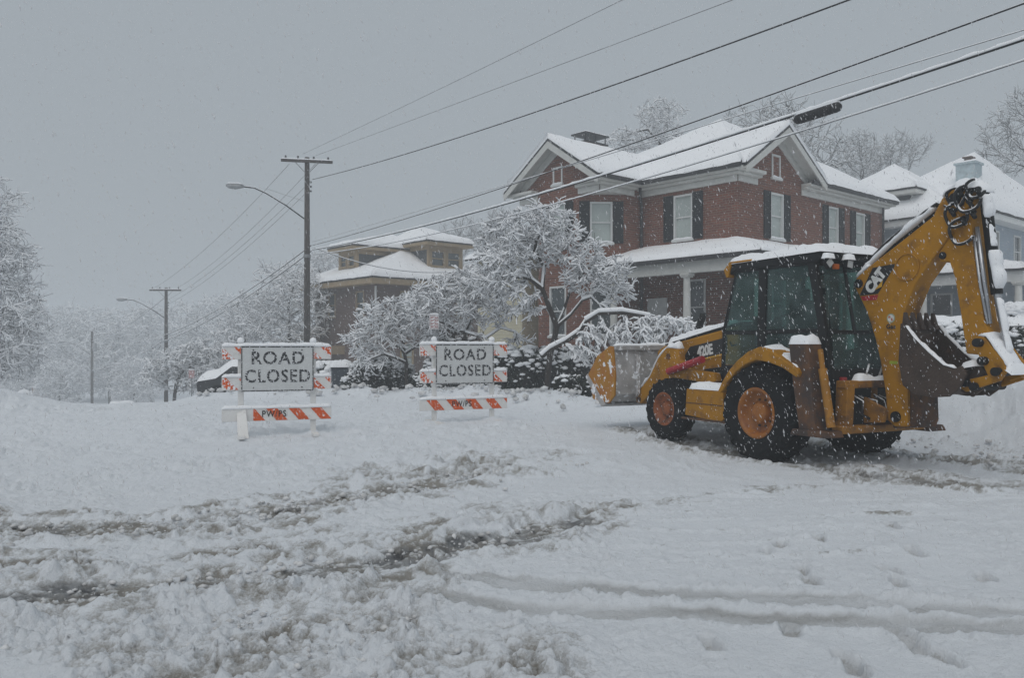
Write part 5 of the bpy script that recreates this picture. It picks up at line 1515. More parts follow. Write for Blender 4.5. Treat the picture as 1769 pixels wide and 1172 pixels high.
for sx in (-.72, .72):
    for nm, poly in (('door_glass', [(1.11, 1.83), (.41, 1.83), (.37, 2.72), (.87, 2.72)]), ('side_glass', [(.25, 1.83), (-.78, 1.83), (-.62, 2.72), (.21, 2.72)]), ('door_glass', [(1.13, 1.31), (.41, 1.31), (.41, 1.77), (1.12, 1.77)]), ('side_glass', [(.25, 1.31), (-.84, 1.31), (-.80, 1.77), (.25, 1.77)])):
        g = MB(); g.slab([(sx * (1.0 if b < 2 else .985), a, b) for a, b in poly], (.008 if sx > 0 else -.008, 0, 0)); obj(nm, g, M['cabglass'], cab)
g = MB(); g.slab([(-.66, -.90, 1.82), (.66, -.90, 1.82), (.62, -.71, 2.68), (-.62, -.71, 2.68)], (0, -.008, 0)); obj('rear_window', g, M['cabglass'], cab)
g = MB(); g.slab([(-.66, -.945, 1.28), (.66, -.945, 1.28), (.66, -.915, 1.76), (-.66, -.915, 1.76)], (0, -.008, 0)); obj('rear_window', g, M['cabglass'], cab)
g = MB(); g.slab([(-.66, 1.12, 1.85), (.66, 1.12, 1.85), (.62, .87, 2.70), (-.62, .87, 2.70)], (0, .008, 0)); obj('windscreen', g, M['cabglass'], cab)
# roof and its lamps
rf = P('cab_roof', [(.98, 2.66), (1.02, 2.76), (.90, 2.86), (-.78, 2.86), (-.84, 2.76), (-.74, 2.72), (.8, 2.74)], -.78, .78, 'black', cab, bevel=.03, seg=3)
vz = MB()
vz.prism([(.99, 2.64), (1.05, 2.76), (.92, 2.875), (.45, 2.875), (.45, 2.845), (.88, 2.845), (.95, 2.64)], -.805, .805); obj('visor', vz, M['yellow'], cab, bevel=.012)
s = MB(); snow_pad((-.80, -.84, 2.86), (.80, -.84, 2.86), (.80, 1.02, 2.84), (-.80, 1.02, 2.84), .125, 22, 26, .12, .32, s); obj('roof_snow', s, M['snow'], rf, True)
for x, y, ang in ((-.70, -.88, 0), (-.30, -.86, 0), (.30, -.86, 0), (.66, -.88, 0)):
    l = MB(); l.box((0, 0, 0), (.12, .07, .12), Matrix.Translation((x, y, 2.70)) @ Matrix.Rotation(R(45 if x == -.70 else 10), 4, 'Y')); lo = obj('work_lamp', l, M['black'], cab, bevel=.008)
    l = MB(); l.box((0, -.037, 0), (.095, .006, .095), Matrix.Translation((x, y, 2.70)) @ Matrix.Rotation(R(45 if x == -.70 else 10), 4, 'Y')); obj('lamp_lens', l, M['lens'], lo)
    s = MB(); snow_pad((x - .09, y - .07, 2.76), (x + .09, y - .07, 2.76), (x + .09, y + .05, 2.76), (x - .09, y + .05, 2.76), .09, 6, 6, .06, .3, s); obj('lamp_snow', s, M['snow'], lo, True)
for x in (-.52, .52):
    l = MB(); l.box((x, -.85, 2.66), (.09, .05, .07)); obj('amber_lamp', l, M['amber'], cab, bevel=.01)
for x in (-.55, .45):
    l = MB(); l.box((x, -1.0, 1.15), (.10, .05, .06)); obj('tail_lamp', l, M['redl'], cab, bevel=.01)
pn = MB(); pn.box((0, -.945, 1.10), (1.40, .05, .18)); pn.box((-.735, .3, 1.10), (.03, 1.6, .36)); pn.box((.735, .3, 1.10), (.03, 1.6, .36)); pn.box((0, .1, .98), (1.40, 2.0, .08)); obj('cab_floor', pn, M['black'], cab)
# inside
seat = MB(); seat.box((0, -.05, 1.52), (.52, .50, .14)); seat.box((0, .22, 1.92), (.48, .12, .72)); seat.box((0, .24, 2.36), (.26, .10, .18)); seat.box((0, 0, 1.25), (.3, .3, .42)); seat.box((-.32, .02, 1.72), (.07, .36, .06)); seat.box((.32, .02, 1.72), (.07, .36, .06)); obj('seat', seat, M['blackc'], cab, bevel=.04, seg=3)
dash = MB(); dash.box((0, .88, 1.62), (.5, .22, .5)); dash.box((-.45, -.62, 1.55), (.26, .3, .5)); dash.box((.45, -.62, 1.55), (.26, .3, .5)); obj('console', dash, M['blackc'], cab, bevel=.03)
sw = MB()
ring = [(.19 * math.cos(a), .19 * math.sin(a), 0) for a in [2 * math.pi * i / 20 for i in range(21)]]
sw.tube([tuple(Matrix.Translation((0, .66, 1.96)) @ Matrix.Rotation(R(-35), 4, 'X') @ Vector(p)) for p in ring], .016, 6, False); sw.tube([(0, .66, 1.96), (0, .8, 1.74)], .025, 8)
for x, y in ((-.45, -.62), (.45, -.62), (-.38, -.55)): sw.tube([(x, y, 1.78), (x, y + .03, 2.05)], .015, 6); sw.tube([(x, y + .03, 2.03), (x, y + .035, 2.10)], .03, 8)
obj('controls', sw, M['blackc'], cab, True)
for c_, d_ in (((-.45, -.55, 2.35), (.12, .04, .10)), ((-.62, .55, 1.96), (.10, .05, .16)), ((-.62, .1, 1.95), (.1, .06, .14))):
    mr = MB(); mr.box(c_, d_); obj('mirror', mr, M['blackc'], cab, bevel=.01)
# rear mudguards
for sx in (-1, 1):
    out = [(.74, .92), (.66, 1.05), (.50, 1.24), (.32, 1.39), (.10, 1.52), (-.12, 1.585), (-.34, 1.54), (-.56, 1.42), (-.80, 1.30), (-.84, 1.24)]
    inn = [(-.80, 1.18), (-.56, 1.30), (-.31, 1.37), (-.05, 1.40), (.15, 1.34), (.36, 1.22), (.52, 1.08), (.62, .95), (.68, .90)]
    x0, x1 = sorted((sx * .73, sx * 1.19)); fo = P('mudguard', out + inn, x0, x1, 'yellow', bevel=.02, seg=3)
    s = MB()
    for (a, b), (c, d) in zip(out[4:], out[5:-1]):
        pass
    snow_pad((sx * .75, -.10, 1.583), (sx * 1.15, -.10, 1.583), (sx * 1.15, -.78, 1.30), (sx * .75, -.78, 1.30), .05, 8, 14, .12, .5, s); snow_pad((sx * .75, -.12, 1.583), (sx * 1.0, -.12, 1.583), (sx * .95, .30, 1.405), (sx * .75, .34, 1.39), .035, 8, 8, .12, .5, s)
    obj('mudguard_snow', s, M['snow'], fo, True)
# tank and step between the wheels
for sx in (-1, 1):
    x0, x1 = sorted((sx * .50, sx * 1.03)); tk = P('fuel_tank', [(1.66, .92), (.80, .92), (.78, .50), (.86, .44), (1.70, .50)], x0, x1, 'yellow', bevel=.015)
    sp = MB(); sp.box((sx * .78, 1.24, .455), (.56, 1.02, .03)); obj('step', sp, M['rusty'], tk)
    ln = MB(); ln.box((sx * 1.034, 1.24, .70), (.006, .86, .012)); obj('seam', ln, M['rusty'], tk)
    s = MB(); snow_pad((sx * .70, .84, .925), (sx * 1.04, .84, .925), (sx * 1.04, 1.60, .925), (sx * .70, 1.60, .925), .10, 10, 16, .09, .45, s); obj('tank_snow', s, M['snow'], tk, True)
# rear frame, stabilisers
fr = MB()
for sx in (-.62, .62): fr.prism([(-.98, .48), (-1.16, .48), (-1.20, 1.1), (-1.0, 1.12)], sx - .07, sx + .07)
fr.box((0, -1.10, 1.09), (1.42, .16, .10)); fr.box((0, -1.12, .50), (1.6, .18, .10)); fr.box((0, -1.02, .80), (.10, .06, .5))
obj('rear_frame', fr, M['yellow_dirty'], dig, bevel=.015)
bk = MB(); bk.box((0, -.98, .80), (1.2, .08, .55)); obj('valve_bank', bk, M['blackc'], dig)
sf = MB()
for x_ in (-.26, .26): sf.prism([(-1.1, .57), (-1.40, .60), (-1.44, .78), (-1.1, .92)], x_ - .03, x_ + .03)
sf.box((0, -1.2, .66), (.5, .25, .08)); obj('swing_frame', sf, M['yellow_dirty'], dig, bevel=.01)
for k in range(7):
    h = MB(); x = -.42 + .13 * k
    h.tube([(x, -1.02, .95 - .03 * (k % 3)), (x + .05, -1.16, .86), (x + .1 * (k % 2), -1.18, .70), (x * .6, -1.20, .62)], .02, 6); obj('hydraulic_hose', h, M['hose'], dig, True)
s = MB(); snow_pad((-.46, -1.18, 1.141), (.30, -1.18, 1.141), (.30, -1.03, 1.141), (-.46, -1.03, 1.141), .06, 16, 6, .06, .9, s); obj('frame_snow', s, M['snow'], dig, True)
for i, x in enumerate((-.25, .0, .22)):
    lv = MB(); lv.tube([(x, -1.08, 1.12), (x + .05, -1.12, 1.36 - .04 * i)], .013, 6); obj('lever', lv, M['grime'], dig)
for sx in (-1, 1):
    stb = bpy.data.objects.new('stabiliser', None); COL.objects.link(stb); stb.parent = dig
    P('stabiliser_leg', [(-.60, 1.62), (-.92, 1.62), (-.99, 1.05), (-1.06, .48), (-.78, .48), (-.68, 1.05)], min(sx * .86, sx * 1.12), max(sx * .86, sx * 1.12), 'rusty', stb, bevel=.015)
    pc = MB(); pc.tube([(sx * .99, -1.06, 1.30), (sx * .99, -1.20, .55)], .055, 10); pc.tube([(sx * .99, -1.02, 1.55), (sx * .99, -1.06, 1.30)], .035, 10); obj('stabiliser_cylinder', pc, M['yellow_dirty'], stb)
    ft = MB(); ft.prism([(-.70, .50), (-1.22, .50), (-1.26, .42), (-.66, .42)], min(sx * .82, sx * 1.16), max(sx * .82, sx * 1.16)); obj('stabiliser_foot', ft, M['rusty'], stb, bevel=.01)
    s = MB(); snow_pad((sx * .86, -.92, 1.622), (sx * 1.12, -.92, 1.622), (sx * 1.12, -.60, 1.622), (sx * .86, -.60, 1.622), .09, 12, 12, .05, .8, s); obj('stabiliser_snow', s, M['snow'], stb, True)
# boom
boom = [(-1.36, .62), (-1.47, .55), (-1.66, .56), (-1.66, 1.10), (-1.62, 1.35), (-1.57, 1.70), (-1.62, 2.05), (-1.78, 2.38), (-2.16, 2.84), (-2.33, 3.02), (-2.50, 3.26), (-2.45, 3.42), (-2.28, 3.50), (-2.14, 3.40), (-2.02, 3.20), (-1.50, 2.90), (-1.08, 2.665), (-.86, 2.52), (-.84, 2.40), (-1.04, 2.05), (-1.17, 1.70), (-1.25, 1.40), (-1.33, .97)]
bm0 = bpy.data.objects.new('boom', None); COL.objects.link(bm0); bm0.parent = dig
P('boom_beam', boom, -.155, .155, 'yellow', bm0, bevel=.02, seg=2)
P('swing_casting', [(-1.40, .52), (-1.78, .56), (-1.82, .66), (-1.80, 1.12), (-1.66, 1.2), (-1.42, 1.15)], -.10, .24, 'rusty', bm0)
for (y, z, r_) in ((-.92, 2.44, .06), (-1.50, .68, .07), (-2.32, 3.36, .075)):
    pn = MB(); pn.tube([(-.185, y, z), (.185, y, z)], r_, 14); obj('pivot_pin', pn, M['black'], bm0)
rn = MB(); rn.tube([(-.165, -1.66 + .17 * math.cos(a), 2.60 + .17 * math.sin(a)) for a in [2 * math.pi * i / 24 for i in range(25)]], .010, 5, False); obj('weld_ring', rn, M['yellow'], bm0, True)
cyl = MB(); cyl.tube([(0, -.95, 2.56), (0, -1.42, 2.92)], .075, 12); cyl.tube([(0, -1.42, 2.92), (0, -1.98, 3.24)], .06, 12); obj('boom_cylinder', cyl, M['black'], bm0)
for k, dx in enumerate((-.11, -.06, .06, .11)):
    h = MB(); h.tube([(dx, -.98, 2.70), (dx, -1.35, 2.98 + .02 * (k % 2)), (dx, -1.85, 3.26), (dx, -2.05, 3.36), (dx - .03, -2.18, 3.30 - .03 * k), (dx - .05, -2.30, 3.20), (dx - .08, -2.42, 3.28), (dx - .05, -2.50, 3.46 - .03 * k), (dx, -2.58, 3.44)], .021, 7); obj('hydraulic_hose', h, M['hose'], bm0, True)
for k, (x, yc, zc, r_) in enumerate(((-.20, -2.36, 3.16, .14), (-.22, -2.52, 3.34, .16), (-.20, -2.60, 3.44, .11), (-.19, -2.42, 2.96, .15), (-.16, -2.30, 3.40, .09))):
    h = MB(); h.tube([(x - .02 * math.sin(3 * a), yc + r_ * math.cos(a), zc + r_ * 1.05 * math.sin(a)) for a in [math.pi * (1.0 + .05 * k) + 1.35 * math.pi * i / 16 for i in range(17)]], .020, 7); obj('hydraulic_hose', h, M['hose'], bm0, True)
for k, (y, z) in enumerate(((-2.40, 3.44), (-2.52, 3.30), (-2.30, 3.22), (-2.62, 3.42), (-2.44, 3.10), (-2.56, 3.16))):
    h = MB(); h.tube([(-.20, y, z), (-.135, y + .02, z + .015)], .034, 10); h.tube([(-.20, y, z), (-.215, y - .05, z - .07)], .026, 8); obj('hose_fitting', h, M['black'], bm0, True)
s = MB(); snow_pad((-.17, -2.58, 3.46), (.17, -2.58, 3.46), (.17, -2.30, 3.505), (-.17, -2.30, 3.505), .07, 14, 14, .06, .9, s); obj('boom_snow', s, M['snow'], bm0, True)
s = MB(); snow_ridge([(-.04, -.90, 2.56), (-.04, -1.10, 2.72), (-.04, -1.45, 2.97), (-.04, -2.0, 3.29)], (1, 0, 0), .20, .09, s, .6, dens=.04); snow_ridge([(0, -2.12, 3.42), (0, -2.3, 3.53), (0, -2.45, 3.46)], (1, 0, 0), .28, .07, s, .5, dens=.04); snow_ridge([(-.10, -.86, 2.53), (-.10, -1.0, 2.62), (-.1, -1.08, 2.665)], (1, 0, 0), .14, .05, s, .4, dens=.04)
obj('boom_snow', s, M['snow'], bm0, True)
# lettering on the boom
xb = -.1565
dq = MB(); dq.slab(onx(xb, [(-.925, 2.275), (-1.14, 2.635), (-1.50, 2.66), (-1.22, 2.285)]), (-.003, 0, 0)); d1 = obj('logo_plate', dq, M['decal'], bm0)
rq = MB(); rq.slab(onx(xb, [(-.95, 2.262), (-1.225, 2.272), (-1.20, 2.205), (-.985, 2.205)]), (-.003, 0, 0)); obj('logo_stripe', rq, M['red'], d1)
me = text_mesh('CAT', .205, .014, .001, .92, .9); o = obj('lettering', me, M['decal_w'], d1)
o.matrix_local = Matrix.Translation((xb - .0045, -1.185, 2.455)) @ Matrix(((0, 0, -1, 0), (-1, 0, 0, 0), (0, 1, 0, 0), (0, 0, 0, 1))) @ Matrix.Rotation(R(47), 4, 'Z')
tq = MB(); tq.slab(onx(xb - .0055, [(-1.17, 2.335), (-1.30, 2.46), (-1.285, 2.375)]), (-.002, 0, 0)); obj('logo_triangle', tq, M['decal_y'], d1)
bd = MB(); bd.lathe([(-.002, 0), (-.002, .062), (0, .062)], 24, Matrix.Translation((xb, -1.42, 1.955))); b1 = obj('badge', bd, M['badge'], bm0)
bd = MB(); bd.lathe([(-.002, 0), (-.002, .048), (0, .048)], 24, Matrix.Translation((xb - .002, -1.42, 1.955))); obj('badge_centre', bd, M['decal_w'], b1)
bd = MB(); bd.box((xb - .005, -1.40, 1.97), (.002, .03, .03)); bd.box((xb - .005, -1.44, 1.94), (.002, .03, .035)); obj('badge_mark', bd, M['amber'], b1)
me = text_mesh('Gas', .085, .003, .001, 1.1, 1.0); o = obj('lettering', me, M['decal'], bm0)
o.matrix_local = Matrix.Translation((xb - .001, -1.42, 1.845)) @ Matrix(((0, 0, -1, 0), (-1, 0, 0, 0), (0, 1, 0, 0), (0, 0, 0, 1)))
sk = MB(); sk.slab(onx(xb, [(-1.40, 1.36), (-1.52, 1.36), (-1.52, 1.40), (-1.40, 1.40)]), (-.002, 0, 0)); obj('sticker', sk, M['sticker'], bm0)
# stick
stick = [(-2.28, 3.46), (-2.42, 3.50), (-2.50, 3.32), (-2.50, 2.95), (-2.57, 2.45), (-2.66, 1.90), (-2.78, 1.62), (-2.73, 1.48), (-2.44, 1.50), (-2.36, 2.02), (-2.29, 2.42), (-2.22, 2.62), (-2.10, 2.62), (-2.06, 2.72), (-2.14, 2.82), (-2.24, 2.95), (-2.30, 3.10)]
sk0 = bpy.data.objects.new('dipper_stick', None); COL.objects.link(sk0); sk0.parent = dig
P('stick_beam', stick, -.13, .13, 'yellow', sk0, bevel=.018)
pn = MB(); pn.tube([(-.15, -2.14, 2.70), (.15, -2.14, 2.70)], .045, 12); pn.tube([(-.15, -2.66, 1.60), (.15, -2.66, 1.60)], .05, 12); obj('pivot_pin', pn, M['black'], sk0)
cy2 = MB(); cy2.tube([(.02, -2.58, 3.36), (.02, -2.72, 2.20)], .065, 14); obj('bucket_cylinder', cy2, M['black'], sk0)
cr_ = MB(); cr_.tube([(.02, -2.72, 2.20), (.02, -2.88, 1.38)], .042, 12); obj('cylinder_rod', cr_, M['chrome'], sk0)
pl = MB(); pl.tube([(-.08, -2.54, 3.0), (-.08, -2.70, 1.85)], .026, 8); pl.tube([(-.12, -2.53, 2.9), (-.12, -2.61, 2.3), (-.12, -2.70, 1.85)], .016, 8); obj('steel_line', pl, M['chrome'], sk0, True)
s = MB()
[snow_ridge(q, (1, 0, 0), w_, h_, s, .9, dens=.04, seed=w_ * 90, up=Vector((0, -.75, .5))) for q, w_, h_ in (([(-.03, -2.62, 3.36), (-.03, -2.65, 3.10)], .19, .10), ([(.0, -2.67, 3.02), (-.02, -2.71, 2.76)], .13, .06), ([(-.04, -2.70, 2.70), (-.02, -2.77, 2.26)], .16, .08))]; snow_ridge([(0, -2.42, 3.51), (0, -2.56, 3.46), (0, -2.64, 3.40)], (1, 0, 0), .24, .09, s, .6, dens=.04)
snow_ridge([(-.03, -2.77, 2.15), (-.03, -2.83, 1.85), (-.03, -2.90, 1.5)], (1, 0, 0), .09, .05, s, .5, dens=.05, up=Vector((0, -.8, .4)))
obj('stick_snow', s, M['snow'], sk0, True)
# bucket link and digging bucket
lk = MB()
for x0, x1 in ((-.20, -.15), (.15, .20)):
    lk.prism([(-2.60, 1.70), (-2.70, 1.70), (-2.94, 1.42), (-2.97, 1.31), (-2.92, 1.23), (-2.78, 1.18), (-2.70, 1.36), (-2.62, 1.52)], x0, x1)
    lk.prism([(-2.94, 1.30), (-2.92, 1.20), (-2.50, 1.05), (-2.42, 1.10), (-2.46, 1.18)], x0 - .03 if x0 < 0 else x0 + .03, x1 - .03 if x0 < 0 else x1 + .03)
lk.box((0, -2.66, 1.58), (.36, .10, .10)); obj('bucket_link', lk, M['yellow'], sk0, bevel=.012)
pn = MB()
for (y, z) in ((-2.88, 1.30), (-2.62, 1.12), (-2.72, 1.42), (-2.52, 1.16), (-2.66, 1.63)): pn.tube([(-.28, y, z), (.28, y, z)], .05, 12)
obj('pivot_pin', pn, M['black'], sk0)
s = MB(); snow_ridge([(-.05, -2.62, 1.71), (-.05, -2.73, 1.70), (-.05, -2.93, 1.43), (-.05, -2.98, 1.34)], (1, 0, 0), .30, .07, s, .7, dens=.04); snow_pad((-.20, -3.02, 1.27), (.18, -3.02, 1.27), (.18, -2.8, 1.44), (-.20, -2.8, 1.44), .10, 8, 8, .12, .4, s); obj('link_snow', s, M['snow'], sk0, True)
bk0 = bpy.data.objects.new('digging_bucket', None); COL.objects.link(bk0); bk0.parent = dig
bprof = [(-1.72, 1.86), (-1.70, 1.40), (-1.76, 1.12), (-1.94, 1.02), (-2.20, 1.00), (-2.40, 1.08), (-2.54, 1.30)]
obj('bucket_shell', shell(bprof, -.30, .30, -.03), M['rustbr'], bk0)
bside = [(-1.70, 1.88), (-1.80, 1.84), (-1.90, 1.70), (-2.10, 1.52), (-2.30, 1.36), (-2.42, 1.32), (-2.52, 1.36), (-2.58, 1.26), (-2.50, 1.10), (-2.36, .99), (-2.15, .97), (-1.90, .99), (-1.73, 1.10), (-1.67, 1.4)]
for sx in (-1, 1):
    x0, x1 = sorted((sx * .30, sx * .335)); P('side_plate', bside, x0, x1, 'rustbr', bk0, bevel=.006)
    s = MB(); snow_ridge([(sx * .32, -1.78, 1.845), (sx * .32, -1.90, 1.70), (sx * .32, -2.10, 1.52), (sx * .32, -2.30, 1.365), (sx * .32, -2.44, 1.33)], (1, 0, 0), .06, .032, s, .9, dens=.03, seed=sx); obj('plate_snow', s, M['snow'], bk0, True)
for k in range(5):
    x = -.26 + .13 * k; tt = MB()
    tt.add([(x - .035, -1.68, 1.80), (x + .035, -1.68, 1.80), (x + .035, -1.79, 1.80), (x - .035, -1.79, 1.80), (x - .022, -1.70, 2.02), (x + .022, -1.70, 2.02), (x + .022, -1.73, 2.02), (x - .022, -1.73, 2.02)], [(0, 1, 2, 3), (4, 7, 6, 5), (0, 4, 5, 1), (1, 5, 6, 2), (2, 6, 7, 3), (3, 7, 4, 0)])
    obj('tooth', tt, M['rustbr'], bk0, bevel=.006, seg=1)
ea = MB()
for x in (-.15, .15): ea.prism([(-2.40, 1.05), (-2.42, 1.32), (-2.56, 1.38), (-2.72, 1.30), (-2.66, 1.08), (-2.54, .99)], x - .02, x + .02)
obj('bucket_ear', ea, M['rustbr'], bk0, bevel=.008)
s = MB(); snow_pad((-.24, -2.62, 1.36), (.24, -2.62, 1.36), (.24, -2.40, 1.32), (-.24, -2.40, 1.32), .08, 8, 6, .07, .5, s); obj('bucket_snow', s, M['snow'], bk0, True)

# ------------------------------------------------------------------ parked cars, bin, small signs
M['carpaint'] = mat('car_paint', (.03, .032, .036), .3, var=.1, snow=.3, sscale=5)
M['carglass'] = mat('car_glass', (.02, .024, .028), .1, snow=.3, sscale=4)
M['binplast'] = mat('bin_plastic', (.045, .058, .075), .6, var=.15, snow=.2, sscale=9)
M['signback'] = mat('sign_red_print', (.55, .38, .36), .5, snow=.3, sscale=10)
def parked_car(label, X, Y, rz, s=1.0):
    z = gz(X, Y)
    t = thing('parked_car', label, 'car', (X, Y, z), rz, 'snow covered parked cars'); t.scale = (s, s, s)
    P('body', [(-2.15, .35), (-2.2, .70), (-2.05, .88), (-1.2, .95), (-.65, 1.40), (.75, 1.43), (1.35, .98), (2.1, .86), (2.22, .6), (2.18, .33)], -.84, .84, 'carpaint', t, bevel=.08, seg=3)
    for sx in (-.845, .845):
        g = MB(); g.slab([(sx, -1.05, .97), (sx * .93, -.62, 1.34), (sx * .93, .70, 1.36), (sx, 1.2, .99)], (.01 if sx > 0 else -.01, 0, 0)); obj('side_window', g, M['carglass'], t)
    for x in (-.75, .75):
        for y in (-1.35, 1.35):
            w = MB(); w.lathe([(-.1, .0), (-.1, .2), (-.1, .32), (.1, .32), (.1, .2), (.1, 0)], 20, Matrix.Translation((x, y, .32))); obj('wheel', w, M['tyre'], t)
    sn = MB()
    pr = [(-2.2, .72), (-2.08, .9), (-1.25, .97), (-.7, 1.42), (.78, 1.45), (1.4, 1.0), (2.15, .88), (2.25, .66)]
    ny = 60; nx = 10; vs, fs = [], []
    import bisect
    for j in range(ny + 1):
        y = pr[0][0] + (pr[-1][0] - pr[0][0]) * j / ny
        k = max(0, min(len(pr) - 2, bisect.bisect([p[0] for p in pr], y) - 1)); f = (y - pr[k][0]) / (pr[k + 1][0] - pr[k][0]); zz = pr[k][1] + f * (pr[k + 1][1] - pr[k][1])
        for i in range(nx + 1):
            a = i / nx; e = min(a, 1 - a) * 1.8; q = math.sqrt(max(0, 1 - (1 - min(1, e / .28)) ** 2)); ee = min(1, min(j, ny - j) / 5)
            vs.append((-.90 + 1.8 * a, y, zz - .12 * (1 - q) + (.24 * q * ee) * (1 + .25 * N((a * 3, y, 1), 1.5))))
    for j in range(ny):
        for i in range(nx): q = j * (nx + 1) + i; fs.append((q, q + 1, q + nx + 2, q + nx + 1))
    sn.add(vs, fs); obj('car_snow', sn, M['snow'], t, True)
    return t
c = px(452, 660, 31.5); parked_car('dark parked car under thick snow behind the larger barricade', c.x, c.y, R(84))
c = px(212, 700, 62); pc2 = parked_car('far car buried in snow down the hill', c.x, c.y, R(35)); pc2.location.z = px(212, 705, 62).z - 1.2

c = px(587, 664, 29.5); zb_ = gz(c.x, c.y)
bn = thing('wheelie_bin', 'dark blue grey wheeled bin standing left of the small street tree', 'bin', (c.x, c.y, zb_ - .05), R(15))
m = MB(); m.add([(-.24, -.26, .08), (.24, -.26, .08), (.24, .26, .08), (-.24, .26, .08), (-.30, -.34, .98), (.30, -.34, .98), (.30, .36, .98), (-.30, .36, .98)], [(3, 2, 1, 0), (4, 5, 6, 7), (0, 1, 5, 4), (1, 2, 6, 5), (2, 3, 7, 6), (3, 0, 4, 7)]); obj('body', m, M['binplast'], bn, bevel=.03)
m = MB(); m.prism([(-.38, .99), (-.38, 1.04), (0, 1.09), (.40, 1.04), (.40, .99)], -.33, .33); ld_ = obj('lid', m, M['binplast'], bn, bevel=.02)
for sx in (-.28, .28):
    m = MB(); m.lathe([(-.03, 0), (-.03, .11), (.03, .11), (.03, 0)], 16, Matrix.Translation((sx, .27, .11))); obj('wheel', m, M['tyre'], bn)
m = MB(); snow_pad((-.36, -.40, 1.03), (.36, -.40, 1.03), (.36, .42, 1.05), (-.36, .42, 1.05), .2, 12, 12, .2, .3, m); obj('lid_snow', m, M['snow'], ld_, True)

def post_sign(name, label, u, vt, vb, Y, w, h, vbase, mat_, txt=()):
    p = px(u, vt, Y); b = px(u, vb, Y); zb = min(gz(p.x, Y), px(u, vbase, Y).z) - .1
    t = thing(name, label, 'sign', (p.x, Y, zb), R(5)); H = p.z - zb
    m = MB(); m.box((0, .03, H / 2), (.05, .04, H)); obj('post', m, M['steel'], t)
    m = MB(); m.box((0, -.005, H - h / 2), (w, .02, h)); s = obj('panel', m, M[mat_], t, bevel=.01)
    m = MB(); snow_ridge([(-w / 2, 0, H), (w / 2, 0, H)], (0, 1, 0), .06, .05, m, dens=.05); obj('panel_snow', m, M['snow'], s, True)
    return t
M['sign_snowed'] = mat('snowed_sign', (.55, .50, .50), .5, snow=.55, sscale=9)
M['parkred'] = mat('faded_red_print', (.45, .27, .27), .5, snow=.5, sscale=9)
ps = post_sign('parking_sign', 'small pinkish parking sign on a thin post over the smaller barricade', 750, 544, 572, 25.6, .30, .46, 690, 'sign_snowed')
for k in range(4):
    m = MB(); m.box((0, -.018, ps.children[0].dimensions.z * 0 + 0), (.22, .003, .05)); o = obj('print_line', m, M['parkred'], ps); o.location = (0, 0, (px(750, 544, 25.6).z - ps.location.z) - .09 - .095 * k)
post_sign('street_sign', 'tiny faded red sign on a thin post beneath the rounded tree', 331, 640, 654, 44.0, .30, .42, 690, 'parkred')
# low wall and far roof beyond the left bank
fh = thing('far_house', 'faint white house with pale chimney at the far left', 'house', (*px(48, 690, 105)[:2], px(48, 690, 105).z - 4.6), HR)
fh.scale = (.8, .8, .8)
wa = Wall((-4, -3, 0), (1, 0, 0), (0, -1, 0)); wb = Wall((-4, -3, 0), (0, 1, 0), (-1, 0, 0))
fm = wa.panel(7, 0, 4.4, [(1, 2, 2.2, 3.6), (4.5, 5.5, 2.2, 3.6)]); wb.panel(6, 0, 4.4, [], fm); obj('wall', fm, M['cream'], fh)
window(fh, wa, 1, 2, 2.2, 3.6, pane='pane_dark', snow=False); window(fh, wa, 4.5, 5.5, 2.2, 3.6, pane='pane_dark', snow=False)
hip(fh, -4.5, 3.5, -3.5, 3.5, 4.41, (-.5, 0, 7.2)); m = MB(); m.box((1.0, -.6, 6.6), (.9, .7, 2.4)); obj('chimney', m, M['brick2'] if False else mat('far_chimney', (.25, .15, .12), .9), fh)

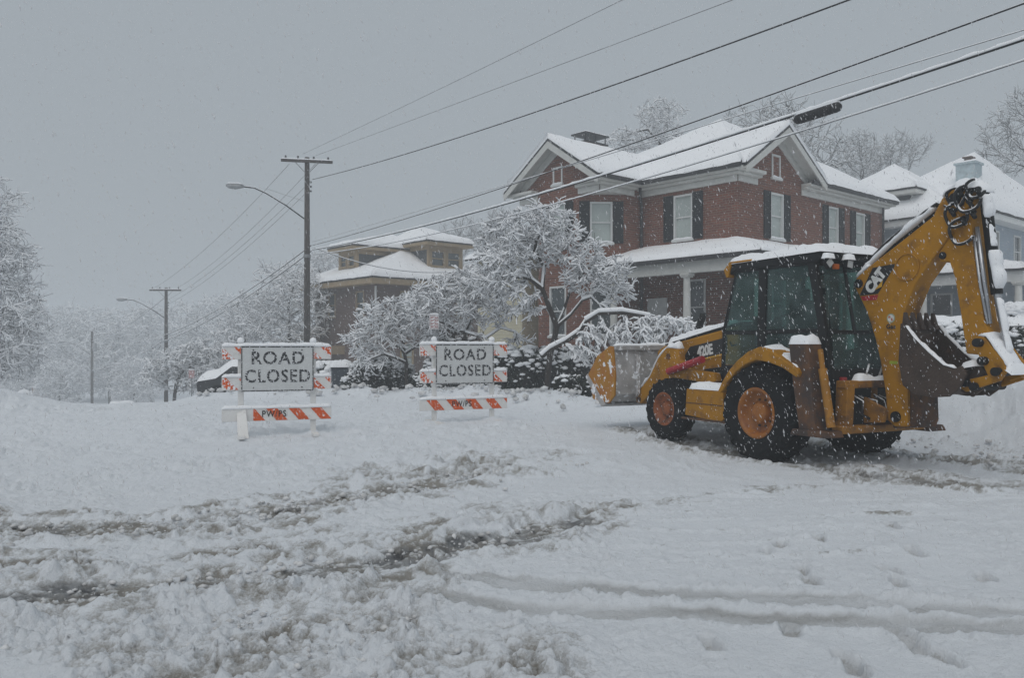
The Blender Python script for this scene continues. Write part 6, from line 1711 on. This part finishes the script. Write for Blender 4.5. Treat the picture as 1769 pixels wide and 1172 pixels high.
# ------------------------------------------------------------------ falling snow
def flakes():
    g = np.random.default_rng(77)
    n = 84000
    # even through the air in front of the viewer, out to where single flakes can no longer be seen
    Y = (g.random(n) * (34 ** 3 - 1.6 ** 3) + 1.6 ** 3) ** (1 / 3)
    near = g.random(n) < .6; Y = np.where(near, 2.0 + 11.5 * g.random(n) ** .6, Y)
    X = g.uniform(-.85, .85, n) * (Y + .6); Z = g.uniform(0, 1, n) * np.minimum(13.0, CAMZ + .55 * Y + .5)
    c = np.stack([X, Y, Z], -1)
    s = .0025 + .0052 * g.random(n) ** 2.2
    s = np.where(Y < 4, s * .6, s)
    sz = np.stack([s * g.uniform(.5, .85, n), s * g.uniform(.5, .85, n), s * g.uniform(1.3, 2.8, n)], -1)
    O = np.array([[1, 0, 0], [-.5, .87, 0], [-.5, -.87, 0], [0, 0, 1], [0, 0, -1.0]])
    Fq = np.array([[0, 1, 3], [1, 2, 3], [2, 0, 3], [1, 0, 4], [2, 1, 4], [0, 2, 4]])
    V = O[None] * sz[:, None, :]
    V[:, :, 0] += V[:, :, 2] * g.normal(-.32, .22, (n, 1)); V[:, :, 1] += V[:, :, 2] * g.normal(0, .2, (n, 1))
    V = V + c[:, None, :]
    F = Fq[None] + (np.arange(n) * 5)[:, None, None]
    return raw_mesh('falling_snow', V.reshape(-1, 3), F.reshape(-1, 3), True)
fm_, fnt, fb = nodes_of('snow_flake')
fb.inputs['Base Color'].default_value = (.97, .97, .98, 1); fb.inputs['Roughness'].default_value = .9
tl_ = fnt.nodes.new('ShaderNodeBsdfTranslucent'); tl_.inputs[0].default_value = (.97, .97, .98, 1)
mx_ = fnt.nodes.new('ShaderNodeMixShader'); mx_.inputs[0].default_value = .5
fnt.links.new(fb.outputs[0], mx_.inputs[1]); fnt.links.new(tl_.outputs[0], mx_.inputs[2]); ftr = fnt.nodes.new('ShaderNodeBsdfTransparent'); mx2 = fnt.nodes.new('ShaderNodeMixShader'); mx2.inputs[0].default_value = .62
fnt.links.new(ftr.outputs[0], mx2.inputs[1]); fnt.links.new(mx_.outputs[0], mx2.inputs[2]); fnt.links.new(mx2.outputs[0], fnt.nodes['Material Output'].inputs['Surface'])
tag(obj('falling_snow', flakes(), fm_), 'snowflakes falling thickly through the air', 'snowfall', kind='stuff')

# ------------------------------------------------------------------ the white air
hz = MB(); hz.box((0, 130, 2.5), (900, 520, 26.0))
hm = bpy.data.materials.new('haze_air'); hm.use_nodes = True
hn = hm.node_tree; hn.nodes.remove(hn.nodes['Principled BSDF'])
pv = hn.nodes.new('ShaderNodeVolumePrincipled'); pv.inputs['Color'].default_value = (.89, .92, .945, 1); pv.inputs['Density'].default_value = .0049; pv.inputs['Anisotropy'].default_value = .0
hn.links.new(pv.outputs[0], hn.nodes['Material Output'].inputs['Volume'])
try: hm.cycles.homogeneous_volume = True
except Exception: pass
tag(obj('haze', hz, hm), 'white air full of falling snow', 'haze', kind='stuff')
for o in scene.objects:
    if 'mid' in o: del o['mid']
